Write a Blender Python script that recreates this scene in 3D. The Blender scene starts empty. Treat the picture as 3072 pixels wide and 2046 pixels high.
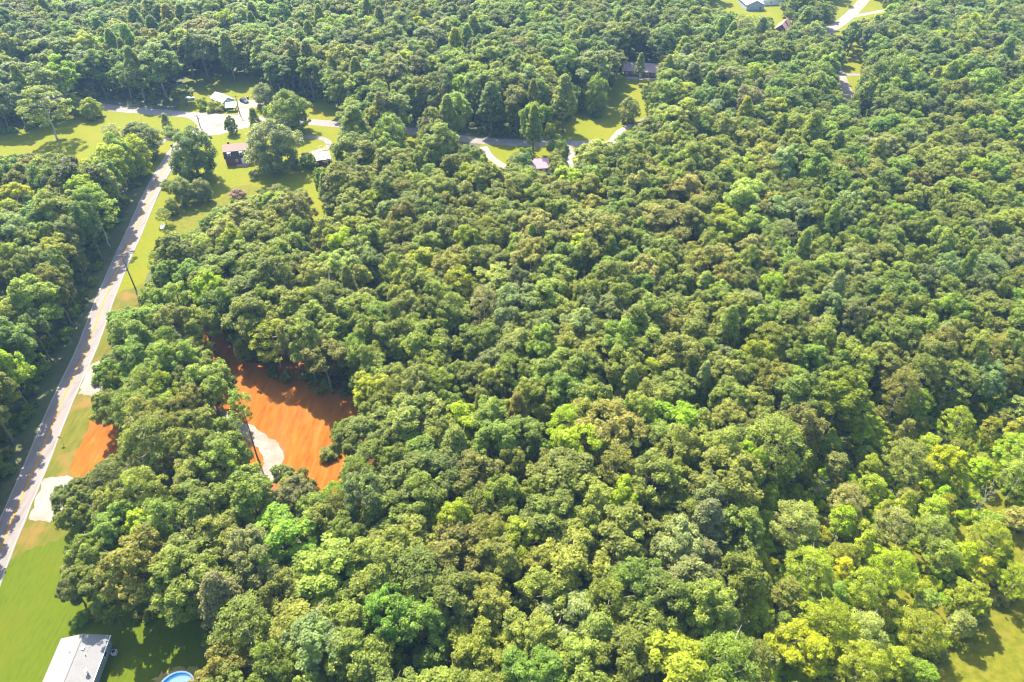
import bpy, bmesh, math, random
import numpy as np
from mathutils import Vector, Matrix

scene = bpy.context.scene
C = scene.collection
R_ = math.radians

# ------------------------------------------------------------------ camera
CAM_H, PITCH, FPX = 120.0, 40.0, 704.0
cam = bpy.data.cameras.new("camera")
cam.sensor_width = 36.0
cam.lens = 36.0 * FPX / 1024.0
cam.clip_end = 6000.0
cam_o = bpy.data.objects.new("camera", cam)
C.objects.link(cam_o)
cam_o.location = (0, 0, CAM_H)
cam_o.rotation_euler = (R_(90 - PITCH), 0, 0)
scene.camera = cam_o

# ------------------------------------------------------------------ sky, sun, exposure
SUN_EL = 53.0
SUN_DIR = Vector((-0.48, 0.877, 0)).normalized()      # ground direction towards the sun
sx, sy = SUN_DIR.x * math.cos(R_(SUN_EL)), SUN_DIR.y * math.cos(R_(SUN_EL))
sun_vec = Vector((sx, sy, math.sin(R_(SUN_EL))))
world = bpy.data.worlds.new("World")
scene.world = world
world.use_nodes = True
wn = world.node_tree.nodes
wl = world.node_tree.links
bg = wn["Background"]
sky = wn.new("ShaderNodeTexSky")
sky.sky_type = 'NISHITA'
sky.sun_disc = False
sky.sun_elevation = R_(SUN_EL)
sky.sun_rotation = math.atan2(sun_vec.x, sun_vec.y)
sky.air_density = 1.0
sky.dust_density = 1.5
wl.new(sky.outputs[0], bg.inputs[0])
bg.inputs[1].default_value = 0.15
sl = bpy.data.lights.new("sun", 'SUN')
sl.energy = 4.5
sl.angle = R_(0.53)
sl.color = (1.0, 0.92, 0.79)
so = bpy.data.objects.new("sun", sl)
C.objects.link(so)
so.location = (0, 0, 300)
so.rotation_euler = (-sun_vec).to_track_quat('-Z', 'Y').to_euler()
scene.view_settings.view_transform = 'Standard'
scene.view_settings.look = 'None'
scene.view_settings.gamma = 1.0
scene.view_settings.use_curve_mapping = False
scene.view_settings.exposure = 2.2
cy = scene.cycles
cy.max_bounces = 8
cy.diffuse_bounces = 5
cy.glossy_bounces = 2
cy.transmission_bounces = 5
cy.transparent_max_bounces = 4
cy.volume_bounces = 0
cy.use_denoising = True
cy.denoising_input_passes = 'RGB_ALBEDO_NORMAL'
cy.denoising_prefilter = 'ACCURATE'
cy.filter_width = 1.2
cy.caustics_reflective = False
cy.caustics_refractive = False

# ------------------------------------------------------------------ projection helpers (photo pixels are 3072 x 2046)
CT, ST = math.cos(R_(PITCH)), math.sin(R_(PITCH))


def G(px, py, z=0.0):
    """The world point at height z under a photo pixel."""
    u, v = px / 3.0 - 512.0, py / 3.0 - 341.0
    d = FPX * ST + v * CT
    k = (CAM_H - z) / d
    return Vector((u * k, (FPX * CT - v * ST) * k, z))


def P(x, y, z):
    """Photo pixel of world points (numpy friendly)."""
    dz = z - CAM_H
    depth = y * CT - dz * ST
    up = y * ST + dz * CT
    return (512.0 + FPX * x / depth) * 3.0, (341.0 - FPX * up / depth) * 3.0, depth


def height_at(base, top_py):
    v = top_py / 3.0 - 341.0
    return CAM_H - base.y * (FPX * ST + v * CT) / (FPX * CT - v * ST)


def metres(px_len, base, z):
    dep = P(base.x, base.y, z)[2]
    return px_len / 3.0 * dep / FPX


# ------------------------------------------------------------------ object helpers
def tag(o, label=None, cat=None, group=None, kind=None):
    if label: o["label"] = label
    if cat: o["category"] = cat
    if group: o["group"] = group
    if kind: o["kind"] = kind
    return o


def empty(name, loc=(0, 0, 0), rz=0.0):
    o = bpy.data.objects.new(name, None)
    o.empty_display_size = 0.5
    C.objects.link(o)
    o.location = loc
    o.rotation_euler = (0, 0, rz)
    return o


def link_mesh(name, me, mat=None, parent=None):
    o = bpy.data.objects.new(name, me)
    C.objects.link(o)
    if mat: me.materials.append(mat)
    if parent: o.parent = parent
    return o


class MB:
    """Collects simple solids and links them as one mesh."""

    def __init__(self):
        self.v, self.f = [], []

    def poly(self, pts):
        n = len(self.v)
        self.v += [tuple(p) for p in pts]
        self.f.append(list(range(n, n + len(pts))))
        return self

    def box(self, x0, y0, z0, x1, y1, z1):
        n = len(self.v)
        self.v += [(x0, y0, z0), (x1, y0, z0), (x1, y1, z0), (x0, y1, z0), (x0, y0, z1), (x1, y0, z1), (x1, y1, z1), (x0, y1, z1)]
        for q in ((0, 3, 2, 1), (4, 5, 6, 7), (0, 1, 5, 4), (1, 2, 6, 5), (2, 3, 7, 6), (3, 0, 4, 7)):
            self.f.append([n + i for i in q])
        return self

    def prism(self, prof, a0, a1, axis='x'):
        """prof: (s, z) outline; extruded along x (s is y) or along y (s is x)."""
        n = len(self.v)
        m = len(prof)
        for a in (a0, a1):
            for s, z in prof:
                self.v.append((a, s, z) if axis == 'x' else (s, a, z))
        self.f.append([n + i for i in range(m)])
        self.f.append([n + m + i for i in reversed(range(m))])
        for i in range(m):
            j = (i + 1) % m
            self.f.append([n + j, n + i, n + m + i, n + m + j])
        return self

    def tube(self, pts, radii, seg=7):
        n0 = len(self.v)
        pts = [Vector(p) for p in pts]
        for i, p in enumerate(pts):
            d = (pts[min(i + 1, len(pts) - 1)] - pts[max(i - 1, 0)]).normalized()
            a = d.orthogonal().normalized() if abs(d.z) < 0.95 else Vector((1, 0, 0))
            a = (a - d * a.dot(d)).normalized()
            b = d.cross(a)
            for k in range(seg):
                t = 2 * math.pi * k / seg
                self.v.append(tuple(p + (a * math.cos(t) + b * math.sin(t)) * radii[i]))
        for i in range(len(pts) - 1):
            for k in range(seg):
                k2 = (k + 1) % seg
                self.f.append([n0 + i * seg + k, n0 + i * seg + k2, n0 + (i + 1) * seg + k2, n0 + (i + 1) * seg + k])
        self.f.append([n0 + k for k in reversed(range(seg))])
        self.f.append([n0 + (len(pts) - 1) * seg + k for k in range(seg)])
        return self

    def build(self, name, mat, parent=None, bevel=0.0, smooth=False):
        me = bpy.data.meshes.new(name)
        me.from_pydata(self.v, [], self.f)
        bm = bmesh.new()
        bm.from_mesh(me)
        bmesh.ops.recalc_face_normals(bm, faces=bm.faces)
        if bevel > 0:
            bmesh.ops.bevel(bm, geom=list(bm.edges), offset=bevel, segments=2, affect='EDGES', clamp_overlap=True)
        bm.to_mesh(me)
        bm.free()
        if smooth:
            for p in me.polygons: p.use_smooth = True
        return link_mesh(name, me, mat, parent)


# ------------------------------------------------------------------ materials
def mat_base(name, rough=0.8, spec=0.3):
    m = bpy.data.materials.new(name)
    m.use_nodes = True
    b = m.node_tree.nodes["Principled BSDF"]
    b.inputs["Roughness"].default_value = rough
    b.inputs["Specular IOR Level"].default_value = spec
    return m, m.node_tree.nodes, m.node_tree.links, b


def mat_noise(name, cols, scale=1.0, rough=0.85, detail=6.0, spec=0.2, bump=0.0, stretch=None, second=None, pos=None):
    """Colour ramp over object-space noise; an optional coarser second noise multiplies it."""
    m, n, l, b = mat_base(name, rough, spec)
    tc = n.new("ShaderNodeTexCoord")
    src = tc.outputs["Object"]
    if stretch:
        mp = n.new("ShaderNodeMapping")
        mp.inputs["Scale"].default_value = stretch[0]
        mp.inputs["Rotation"].default_value = (0, 0, stretch[1])
        l.new(src, mp.inputs[0])
        src = mp.outputs[0]
    nz = n.new("ShaderNodeTexNoise")
    nz.inputs["Scale"].default_value = scale
    nz.inputs["Detail"].default_value = detail
    nz.inputs["Roughness"].default_value = 0.62
    l.new(src, nz.inputs["Vector"])
    rp = n.new("ShaderNodeValToRGB")
    cr = rp.color_ramp
    k = len(cols)
    ps = pos or [0.3 + 0.4 * i / (k - 1) for i in range(k)]
    cr.elements[0].position, cr.elements[0].color = ps[0], (*cols[0], 1)
    cr.elements[1].position, cr.elements[1].color = ps[-1], (*cols[-1], 1)
    for i in range(1, k - 1):
        e = cr.elements.new(ps[i])
        e.color = (*cols[i], 1)
    l.new(nz.outputs["Fac"], rp.inputs[0])
    out = rp.outputs[0]
    if second:
        n2 = n.new("ShaderNodeTexNoise")
        n2.inputs["Scale"].default_value = second[0]
        n2.inputs["Detail"].default_value = 5
        l.new(tc.outputs["Object"], n2.inputs["Vector"])
        r2 = n.new("ShaderNodeValToRGB")
        r2.color_ramp.elements[0].position, r2.color_ramp.elements[1].position = second[3], second[4]
        l.new(n2.outputs["Fac"], r2.inputs[0])
        mx = n.new("ShaderNodeMix")
        mx.data_type = 'RGBA'
        l.new(r2.outputs[0], mx.inputs["Factor"])
        l.new(out, mx.inputs["A"])
        mx.inputs["B"].default_value = (*second[1], 1)
        ml = n.new("ShaderNodeMath")
        ml.operation = 'MULTIPLY'
        ml.inputs[1].default_value = second[2]
        l.new(r2.outputs[0], ml.inputs[0])
        l.new(ml.outputs[0], mx.inputs["Factor"])
        out = mx.outputs["Result"]
    l.new(out, b.inputs["Base Color"])
    if bump:
        bp = n.new("ShaderNodeBump")
        bp.inputs["Strength"].default_value = bump
        bp.inputs["Distance"].default_value = 0.2
        l.new(nz.outputs["Fac"], bp.inputs["Height"])
        l.new(bp.outputs[0], b.inputs["Normal"])
    return m


M = {}
M['floor'] = mat_noise("forest_floor", [(0.032, 0.036, 0.016), (0.055, 0.062, 0.022), (0.085, 0.075, 0.03)], 0.5, bump=0.4, second=(0.06, (0.05, 0.065, 0.02), 0.7, 0.45, 0.6))
M['lawn'] = mat_noise("lawn_grass", [(0.0805, 0.0966, 0.0011), (0.0998, 0.1083, 0.0014), (0.1191, 0.1200, 0.0018)], 0.9, 0.9, detail=9, spec=0.1, bump=0.3, second=(0.09, (0.1352, 0.1112, 0.0039), 0.55, 0.5, 0.72))
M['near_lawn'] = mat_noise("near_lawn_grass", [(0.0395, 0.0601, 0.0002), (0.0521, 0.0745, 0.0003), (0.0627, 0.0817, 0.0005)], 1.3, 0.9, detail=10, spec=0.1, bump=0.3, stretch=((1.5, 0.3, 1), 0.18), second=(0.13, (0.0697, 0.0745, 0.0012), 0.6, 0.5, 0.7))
M['rough_grass'] = mat_noise("rough_grass", [(0.0546, 0.0649, 0.0026), (0.0866, 0.0897, 0.0046), (0.1219, 0.1052, 0.0114)], 0.7, 0.9, detail=10, spec=0.1, bump=0.6, second=(0.15, (0.1154, 0.0805, 0.0163), 0.5, 0.52, 0.68))
M['verge'] = mat_noise("verge_grass", [(0.0539, 0.0578, 0.0045), (0.0755, 0.0761, 0.0066), (0.1024, 0.0867, 0.0149)], 0.5, 0.9, detail=8, spec=0.1, stretch=((1.6, 0.35, 1), 0.18), second=(0.12, (0.1457, 0.0814, 0.0223), 0.8, 0.55, 0.66), bump=0.3)
M['clay'] = mat_noise("orange_clay", [(0.1302, 0.0352, 0.0040), (0.1776, 0.0570, 0.0059), (0.1954, 0.0712, 0.0086), (0.2131, 0.0910, 0.0230)], 0.45, 0.95, detail=9, spec=0.05, stretch=((1.5, 0.28, 1), -0.35), second=(0.10, (0.1835, 0.0724, 0.0198), 0.7, 0.5, 0.7), bump=0.5, pos=[0.3, 0.45, 0.56, 0.7])
M['red_soil'] = mat_noise("red_soil", [(0.1245, 0.0425, 0.0186), (0.1924, 0.0708, 0.0266), (0.0906, 0.0472, 0.0240)], 0.6, 0.95, detail=8, spec=0.05, bump=0.4)
M['gravel'] = mat_noise("pale_gravel", [(0.1380, 0.1152, 0.0942), (0.2070, 0.1800, 0.1540), (0.1748, 0.1485, 0.1232)], 1.2, 0.9, detail=12, spec=0.1, second=(0.16, (0.1380, 0.1026, 0.0686), 0.7, 0.48, 0.70), bump=0.4)
M['road'] = mat_noise("worn_road", [(0.1186, 0.1016, 0.0923), (0.1467, 0.1257, 0.1134), (0.1728, 0.1478, 0.1328)], 0.35, 0.85, detail=9, spec=0.2, stretch=((3.0, 0.25, 1), 0.18), second=(0.5, (0.1085, 0.0933, 0.0855), 0.5, 0.55, 0.7))
M['yellow'] = mat_noise("yellow_paint", [(0.2664, 0.1258, 0.0059), (0.3108, 0.1554, 0.0089)], 2.0)
M['white_paint'] = mat_noise("white_road_paint", [(0.2960, 0.2842, 0.2782), (0.3848, 0.3730, 0.3670)], 3.0)
M['bark'] = mat_noise("bark", [(0.10, 0.075, 0.055), (0.19, 0.15, 0.115)], 2.0, bump=0.5, stretch=((1, 1, 0.2), 0))
M['pale_bark'] = mat_noise("pale_bark", [(0.24, 0.20, 0.16), (0.40, 0.35, 0.30)], 2.0, bump=0.4, stretch=((1, 1, 0.2), 0))
M['wood'] = mat_noise("weathered_pole_wood", [(0.10, 0.065, 0.045), (0.17, 0.11, 0.08)], 3.0)
M['shingle_grey'] = mat_noise("grey_shingles", [(0.125, 0.124, 0.122), (0.155, 0.153, 0.15), (0.18, 0.178, 0.175)], 5.0, 0.9, detail=10, stretch=((0.7, 3.0, 1), 0), bump=0.3, second=(0.4, (0.115, 0.113, 0.114), 0.5, 0.5, 0.75))
M['siding_grey'] = mat_noise("grey_vinyl_siding", [(0.27, 0.29, 0.31), (0.32, 0.34, 0.36)], 1.5, 0.6)
M['white'] = mat_noise("white_trim", [(0.70, 0.70, 0.69), (0.80, 0.80, 0.78)], 2.0, 0.6)
M['white_metal'] = mat_noise("white_metal_roof", [(0.50, 0.50, 0.49), (0.58, 0.57, 0.55)], 1.0, 0.5)
M['cream_roof'] = mat_noise("cream_metal_roof", [(0.40, 0.36, 0.30), (0.46, 0.42, 0.35)], 0.8, 0.5)
M['brown_roof'] = mat_noise("brown_shingles", [(0.24, 0.165, 0.15), (0.30, 0.21, 0.19)], 4.0, 0.9, detail=8, bump=0.2)
M['tan_roof'] = mat_noise("faded_tan_shingles", [(0.20, 0.13, 0.105), (0.25, 0.165, 0.135)], 3.0, 0.9, detail=8, stretch=((0.5, 3, 1), 0), bump=0.2)
M['dark_roof'] = mat_noise("dark_brown_shingles", [(0.055, 0.04, 0.05), (0.09, 0.065, 0.07)], 4.0, 0.9, detail=8)
M['brick'] = mat_noise("red_brown_brick", [(0.15, 0.06, 0.05), (0.22, 0.085, 0.07)], 6.0, 0.9, detail=8)
M['maroon'] = mat_noise("maroon_boards", [(0.10, 0.03, 0.03), (0.15, 0.05, 0.045)], 3.0, 0.8)
M['pink_roof'] = mat_noise("faded_pink_metal_roof", [(0.30, 0.155, 0.19), (0.36, 0.19, 0.23)], 0.8, 0.45)
M['red_wall'] = mat_noise("red_boards", [(0.38, 0.06, 0.05), (0.48, 0.10, 0.08)], 2.0)
M['glass'] = mat_noise("window_glass", [(0.05, 0.07, 0.09), (0.09, 0.11, 0.13)], 0.5, 0.1, spec=0.6)
M['teal'] = mat_noise("teal_metal", [(0.06, 0.32, 0.31), (0.10, 0.40, 0.38)], 2.0, 0.5)
M['black'] = mat_noise("black_paint", [(0.015, 0.015, 0.018), (0.03, 0.03, 0.033)], 4.0, 0.4)
M['car_paint'] = mat_noise("dark_navy_car_paint", [(0.018, 0.018, 0.035), (0.03, 0.03, 0.05)], 4.0, 0.25, spec=0.6)
M['tyre'] = mat_noise("tyre_rubber", [(0.02, 0.02, 0.02), (0.035, 0.035, 0.035)], 4.0, 0.9)
M['sign_yellow'] = mat_noise("yellow_sign", [(0.65, 0.38, 0.02), (0.72, 0.44, 0.03)], 4.0, 0.5)
M['metal'] = mat_noise("galvanised_metal", [(0.35, 0.36, 0.37), (0.48, 0.49, 0.5)], 3.0, 0.45)
M['pool_liner'] = mat_noise("blue_pool_liner", [(0.02, 0.36, 0.62), (0.03, 0.42, 0.70)], 1.5, 0.5)
M['deck'] = mat_noise("deck_boards", [(0.22, 0.13, 0.11), (0.32, 0.2, 0.17)], 3.0)
M['dry_grass'] = mat_noise("dry_trodden_grass", [(0.20, 0.13, 0.06), (0.16, 0.15, 0.03), (0.23, 0.17, 0.09)], 1.2, 0.95, detail=8)


def make_water():
    m, n, l, b = mat_base("pool_water", 0.06, 0.5)
    tc = n.new("ShaderNodeTexCoord")
    nz = n.new("ShaderNodeTexNoise")
    nz.inputs["Scale"].default_value = 1.5
    l.new(tc.outputs["Object"], nz.inputs["Vector"])
    rp = n.new("ShaderNodeValToRGB")
    rp.color_ramp.elements[0].color = (0.25, 0.55, 0.68, 1)
    rp.color_ramp.elements[1].color = (0.45, 0.70, 0.78, 1)
    l.new(nz.outputs["Fac"], rp.inputs[0])
    l.new(rp.outputs[0], b.inputs["Base Color"])
    bp = n.new("ShaderNodeBump")
    bp.inputs["Strength"].default_value = 0.1
    l.new(nz.outputs["Fac"], bp.inputs["Height"])
    l.new(bp.outputs[0], b.inputs["Normal"])
    return m


M['water'] = make_water()


def make_leaf():
    """Leaf material: the tree's own tint, varied from clump to clump and leaf to leaf."""
    m, n, l, b = mat_base("leaves", 0.55, 0.22)
    out = n["Material Output"]
    at = n.new("ShaderNodeAttribute")
    at.attribute_type = 'INSTANCER'
    at.attribute_name = "tint"
    lv = n.new("ShaderNodeAttribute")
    lv.attribute_type = 'GEOMETRY'
    lv.attribute_name = "lv"
    mr = n.new("ShaderNodeMapRange")
    mr.inputs["To Min"].default_value = 0.5
    mr.inputs["To Max"].default_value = 1.65
    l.new(lv.outputs["Fac"], mr.inputs["Value"])
    mul = n.new("ShaderNodeMix")
    mul.data_type = 'RGBA'
    mul.blend_type = 'MULTIPLY'
    mul.inputs["Factor"].default_value = 1.0
    l.new(at.outputs["Color"], mul.inputs["A"])
    cmb = n.new("ShaderNodeCombineColor")
    g = n.new("ShaderNodeMath")
    g.operation = 'POWER'
    g.inputs[1].default_value = 0.97
    l.new(mr.outputs[0], g.inputs[0])
    l.new(mr.outputs[0], cmb.inputs[0])
    l.new(g.outputs[0], cmb.inputs[1])
    l.new(g.outputs[0], cmb.inputs[2])
    l.new(cmb.outputs[0], mul.inputs["B"])
    col = mul.outputs["Result"]
    l.new(col, b.inputs["Base Color"])
    tr = n.new("ShaderNodeBsdfTranslucent")
    yl = n.new("ShaderNodeMix")
    yl.data_type = 'RGBA'
    yl.blend_type = 'MULTIPLY'
    yl.inputs["Factor"].default_value = 1.0
    yl.inputs["B"].default_value = (2.15, 2.15, 0.85, 1)
    l.new(col, yl.inputs["A"])
    l.new(yl.outputs["Result"], tr.inputs["Color"])
    mx = n.new("ShaderNodeMixShader")
    mx.inputs[0].default_value = 0.52
    l.new(b.outputs[0], mx.inputs[1])
    l.new(tr.outputs[0], mx.inputs[2])
    l.new(mx.outputs[0], out.inputs["Surface"])
    return m


M['leaf'] = make_leaf()

# ------------------------------------------------------------------ ground sheets, roads
rng = random.Random(7)


def smooth_closed(pts, n=6):
    out = []
    k = len(pts)
    for i in range(k):
        p0, p1, p2, p3 = (pts[(i + j - 1) % k] for j in range(4))
        for t in [a / n for a in range(n)]:
            out.append(0.5 * ((2 * p1) + (p2 - p0) * t + (2 * p0 - 5 * p1 + 4 * p2 - p3) * t * t + (3 * p1 - p0 - 3 * p2 + p3) * t ** 3))
    return out


def smooth_open(pts, n=8):
    q = [pts[0] * 2 - pts[1]] + list(pts) + [pts[-1] * 2 - pts[-2]]
    out = []
    for i in range(1, len(q) - 2):
        p0, p1, p2, p3 = q[i - 1], q[i], q[i + 1], q[i + 2]
        for t in [a / n for a in range(n)]:
            out.append(0.5 * ((2 * p1) + (p2 - p0) * t + (2 * p0 - 5 * p1 + 4 * p2 - p3) * t * t + (3 * p1 - p0 - 3 * p2 + p3) * t ** 3))
    out.append(q[-2])
    return out


def sheet(name, px_pts, mat, z, jitter=0.5, n=8, label=None):
    pts = [G(*p) for p in px_pts]
    if n == 1:                                     # straight sides, cut into short pieces
        pts = [a.lerp(b, q / 10) for a, b in zip(pts, pts[1:] + pts[:1]) for q in range(10)]
    else:
        pts = smooth_closed(pts, n)
    pts = [p + Vector((rng.gauss(0, jitter), rng.gauss(0, jitter), 0)) * 0.5 for p in pts]
    bm = bmesh.new()
    vs = [bm.verts.new((p.x, p.y, z)) for p in pts]
    f = bm.faces.new(vs)
    bmesh.ops.triangulate(bm, faces=[f])
    bmesh.ops.recalc_face_normals(bm, faces=bm.faces)
    me = bpy.data.meshes.new(name)
    bm.to_mesh(me)
    bm.free()
    if me.polygons and me.polygons[0].normal.z < 0: me.flip_normals()
    return tag(link_mesh(name, me, mat), label=label, kind='structure')


def ribbon(name, pts, w, mat, z, offset=0.0, jitter=0.0, kind='structure'):
    """pts: smooth world centre line; w: width in metres (number or list)."""
    mb = MB()
    L, Rr = [], []
    for i, p in enumerate(pts):
        d = (pts[min(i + 1, len(pts) - 1)] - pts[max(i - 1, 0)])
        d.z = 0
        d.normalize()
        nrm = Vector((-d.y, d.x, 0))
        ww = w[i] if isinstance(w, (list, tuple)) else w
        L.append(p + nrm * (offset + ww / 2 + rng.gauss(0, jitter)))
        Rr.append(p + nrm * (offset - ww / 2 + rng.gauss(0, jitter)))
    for i in range(len(pts) - 1):
        mb.poly([(q.x, q.y, z) for q in (Rr[i], Rr[i + 1], L[i + 1], L[i])])
    return tag(mb.build(name, mat), kind=kind)


g = MB()
g.poly([(-2500, -900, 0), (2500, -900, 0), (2500, 4200, 0), (-2500, 4200, 0)])
tag(g.build("ground", M['floor']), kind='structure')

# lawns and fields (outlines reach under the trees round them)
sheet("field", [(-160, 560), (-160, 360), (100, 340), (200, 300), (330, 312), (480, 330), (600, 345), (640, 375), (600, 402), (540, 425), (505, 470), (460, 520), (300, 560)], M['lawn'], 0.02)
sheet("lawn", [(535, 425), (600, 405), (655, 395), (760, 372), (840, 356), (1020, 352), (1100, 372), (1240, 385), (1250, 440), (1100, 470), (1000, 520), (985, 620), (985, 720), (900, 740), (760, 700), (640, 640), (560, 620), (500, 690), (470, 760), (430, 860), (380, 960), (325, 990), (330, 900), (380, 790), (440, 660), (500, 540), (535, 480)], M['lawn'], 0.024)
sheet("lawn", [(545, 345), (540, 300), (560, 240), (640, 225), (790, 235), (860, 290), (1000, 300), (1010, 350), (900, 352), (815, 352), (700, 345), (620, 342)], M['lawn'], 0.028)
sheet("lawn", [(1450, 430), (1540, 425), (1600, 430), (1660, 420), (1640, 385), (1660, 345), (1740, 300), (1800, 250), (1860, 215), (2010, 225), (2030, 320), (2040, 400), (2000, 425), (1800, 440), (1740, 520), (1600, 560), (1500, 540), (1440, 470)], M['lawn'], 0.02)
sheet("lawn", [(2060, -60), (2300, -60), (2480, -60), (2700, -60), (2760, 20), (2650, 70), (2600, 130), (2600, 200), (2600, 330), (2640, 400), (2540, 380), (2510, 270), (2530, 150), (2450, 120), (2300, 110), (2180, 60), (2080, 30)], M['lawn'], 0.02)
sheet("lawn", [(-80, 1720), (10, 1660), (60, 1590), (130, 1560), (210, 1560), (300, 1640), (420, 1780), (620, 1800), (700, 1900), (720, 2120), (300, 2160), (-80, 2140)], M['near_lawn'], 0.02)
sheet("meadow", [(545, 560), (640, 600), (700, 560), (800, 570), (900, 640), (985, 700), (960, 800), (860, 800), (700, 740), (560, 720), (500, 700), (520, 640)], M['rough_grass'], 0.034, jitter=1.2)
sheet("meadow", [(2500, 2100), (2560, 1950), (2520, 1800), (2600, 1600), (2760, 1450), (3000, 1380), (3160, 1380), (3180, 2120)], M['rough_grass'], 0.02, jitter=1.2)
sheet("road_verge", [(20, 1660), (120, 1400), (205, 1200), (300, 1000), (345, 890), (470, 850), (420, 1000), (370, 1180), (400, 1330), (380, 1440), (250, 1500), (200, 1600), (110, 1640)], M['verge'], 0.03)
sheet("dry_patch", [(440, 2080), (470, 2035), (510, 2010), (550, 1998), (600, 2010), (620, 2060), (560, 2110)], M['dry_grass'], 0.032)
# clay clearing with its track, soil showing through the wood round it
sheet("red_soil", [(560, 1000), (640, 980), (760, 1060), (960, 1080), (1180, 1180), (1230, 1300), (1150, 1480), (1060, 1640), (900, 1600), (700, 1560), (560, 1480), (480, 1380), (380, 1360), (300, 1300), (420, 1240), (620, 1240)], M['red_soil'], 0.012, jitter=2)
sheet("clay", [(640, 1140), (720, 1100), (820, 1100), (940, 1120), (1080, 1180), (1110, 1240), (1075, 1330), (1060, 1420), (1020, 1520), (960, 1540), (860, 1440), (760, 1460), (700, 1400), (660, 1280)], M['clay'], 0.02, jitter=1.0)
track = smooth_open([G(*p) for p in [(560, 960), (640, 1035), (690, 1080), (725, 1130), (770, 1180)]])
ribbon("dirt_track", track, 4.5, M['clay'], 0.024, jitter=0.3)
ribbon("gravel_drive", smooth_open([G(*p) for p in [(640, 1230), (700, 1265), (760, 1305), (810, 1345), (822, 1385), (790, 1440), (700, 1500), (520, 1530), (320, 1520), (200, 1500)]]), [2.4] * 12 + [3.4] * 10 + [4.2] * 20 + [4.6] * 40, M['gravel'], 0.034, jitter=0.15)
sheet("clay_bank", [(240, 1330), (275, 1255), (330, 1260), (360, 1330), (350, 1400), (290, 1430), (240, 1440), (215, 1400)], M['clay'], 0.036, jitter=0.7)

road_c = smooth_open([G(*p) for p in [(-140, 2010), (0, 1648), (108, 1394), (188, 1200), (262, 1040), (312, 904), (364, 780), (401, 700), (456, 575), (508, 482), (545, 430), (585, 395), (640, 365)]])
ribbon("road", road_c, 5.5, M['road'], 0.044, jitter=0.06)
for s in (-0.14, 0.14):
    ribbon("centre_line", road_c[:-10], 0.19, M['yellow'], 0.05, offset=s)
for s in (-2.45, 2.45):
    ribbon("edge_line", road_c[:-14], 0.07, M['white_paint'], 0.05, offset=s)
cross_c = smooth_open([G(*p) for p in [(60, 262), (180, 292), (322, 322), (430, 333), (540, 342), (680, 352), (800, 360), (940, 367), (1100, 380), (1230, 393), (1380, 415), (1500, 426), (1640, 430), (1800, 432), (1950, 426), (2120, 418)]])
ribbon("road", cross_c, 6.0, M['road'], 0.040, jitter=0.08)
sheet("gravel_apron", [(518, 344), (580, 340), (700, 346), (714, 338), (716, 300), (735, 298), (770, 300), (812, 302), (810, 310), (768, 322), (757, 345), (760, 376), (700, 392), (645, 406), (600, 402), (592, 375), (557, 352)], M['gravel'], 0.054, jitter=0.2)
sheet("gravel_pad", [(86, 1560), (130, 1435), (205, 1428), (240, 1450), (230, 1540), (150, 1562)], M['gravel'], 0.058, jitter=0.35, n=1)
sheet("gravel_pad", [(236, 1180), (268, 1095), (300, 1082), (330, 1095), (318, 1160), (278, 1190)], M['gravel'], 0.058, jitter=0.35, n=1)
ribbon("field_lane", smooth_open([G(*p) for p in [(548, 400), (515, 413), (480, 426), (450, 450)]]), 3.0, M['gravel'], 0.05, jitter=0.15)
ribbon("driveway", smooth_open([G(*p) for p in [(905, 470), (945, 455), (985, 440), (980, 422), (945, 412), (880, 408)]]), 2.6, M['road'], 0.05)
ribbon("driveway", smooth_open([G(*p) for p in [(1450, 440), (1470, 470), (1500, 492), (1540, 520), (1590, 535)]]), 3.2, M['gravel'], 0.05)
ribbon("driveway", smooth_open([G(*p) for p in [(1640, 432), (1690, 440), (1715, 465), (1716, 500), (1705, 540), (1690, 590)]]), 4.5, M['gravel'], 0.05)
ribbon("driveway", smooth_open([G(*p) for p in [(1820, 445), (1850, 405), (1870, 388), (1950, 350), (2010, 300), (1990, 245), (1930, 237), (1875, 233)]]), 3.0, M['gravel'], 0.05)
ribbon("road", smooth_open([G(*p) for p in [(2640, -60), (2592, 0), (2556, 40), (2520, 70), (2490, 90), (2470, 110), (2500, 190), (2530, 260), (2540, 300), (2545, 350)]]), 6.5, M['gravel'], 0.05)
ribbon("driveway", smooth_open([G(*p) for p in [(2545, 52), (2600, 42), (2680, 28), (2760, 30)]]), 4.0, M['gravel'], 0.046)
ribbon("garden_path", smooth_open([G(*p) for p in [(2500, 224), (2550, 224), (2600, 224)]]), 3.0, M['road'], 0.044)
#@@TREES
# ------------------------------------------------------------------ tree shapes


def unit(v):
    return v / np.maximum(np.linalg.norm(v, axis=-1, keepdims=True), 1e-9)


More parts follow.
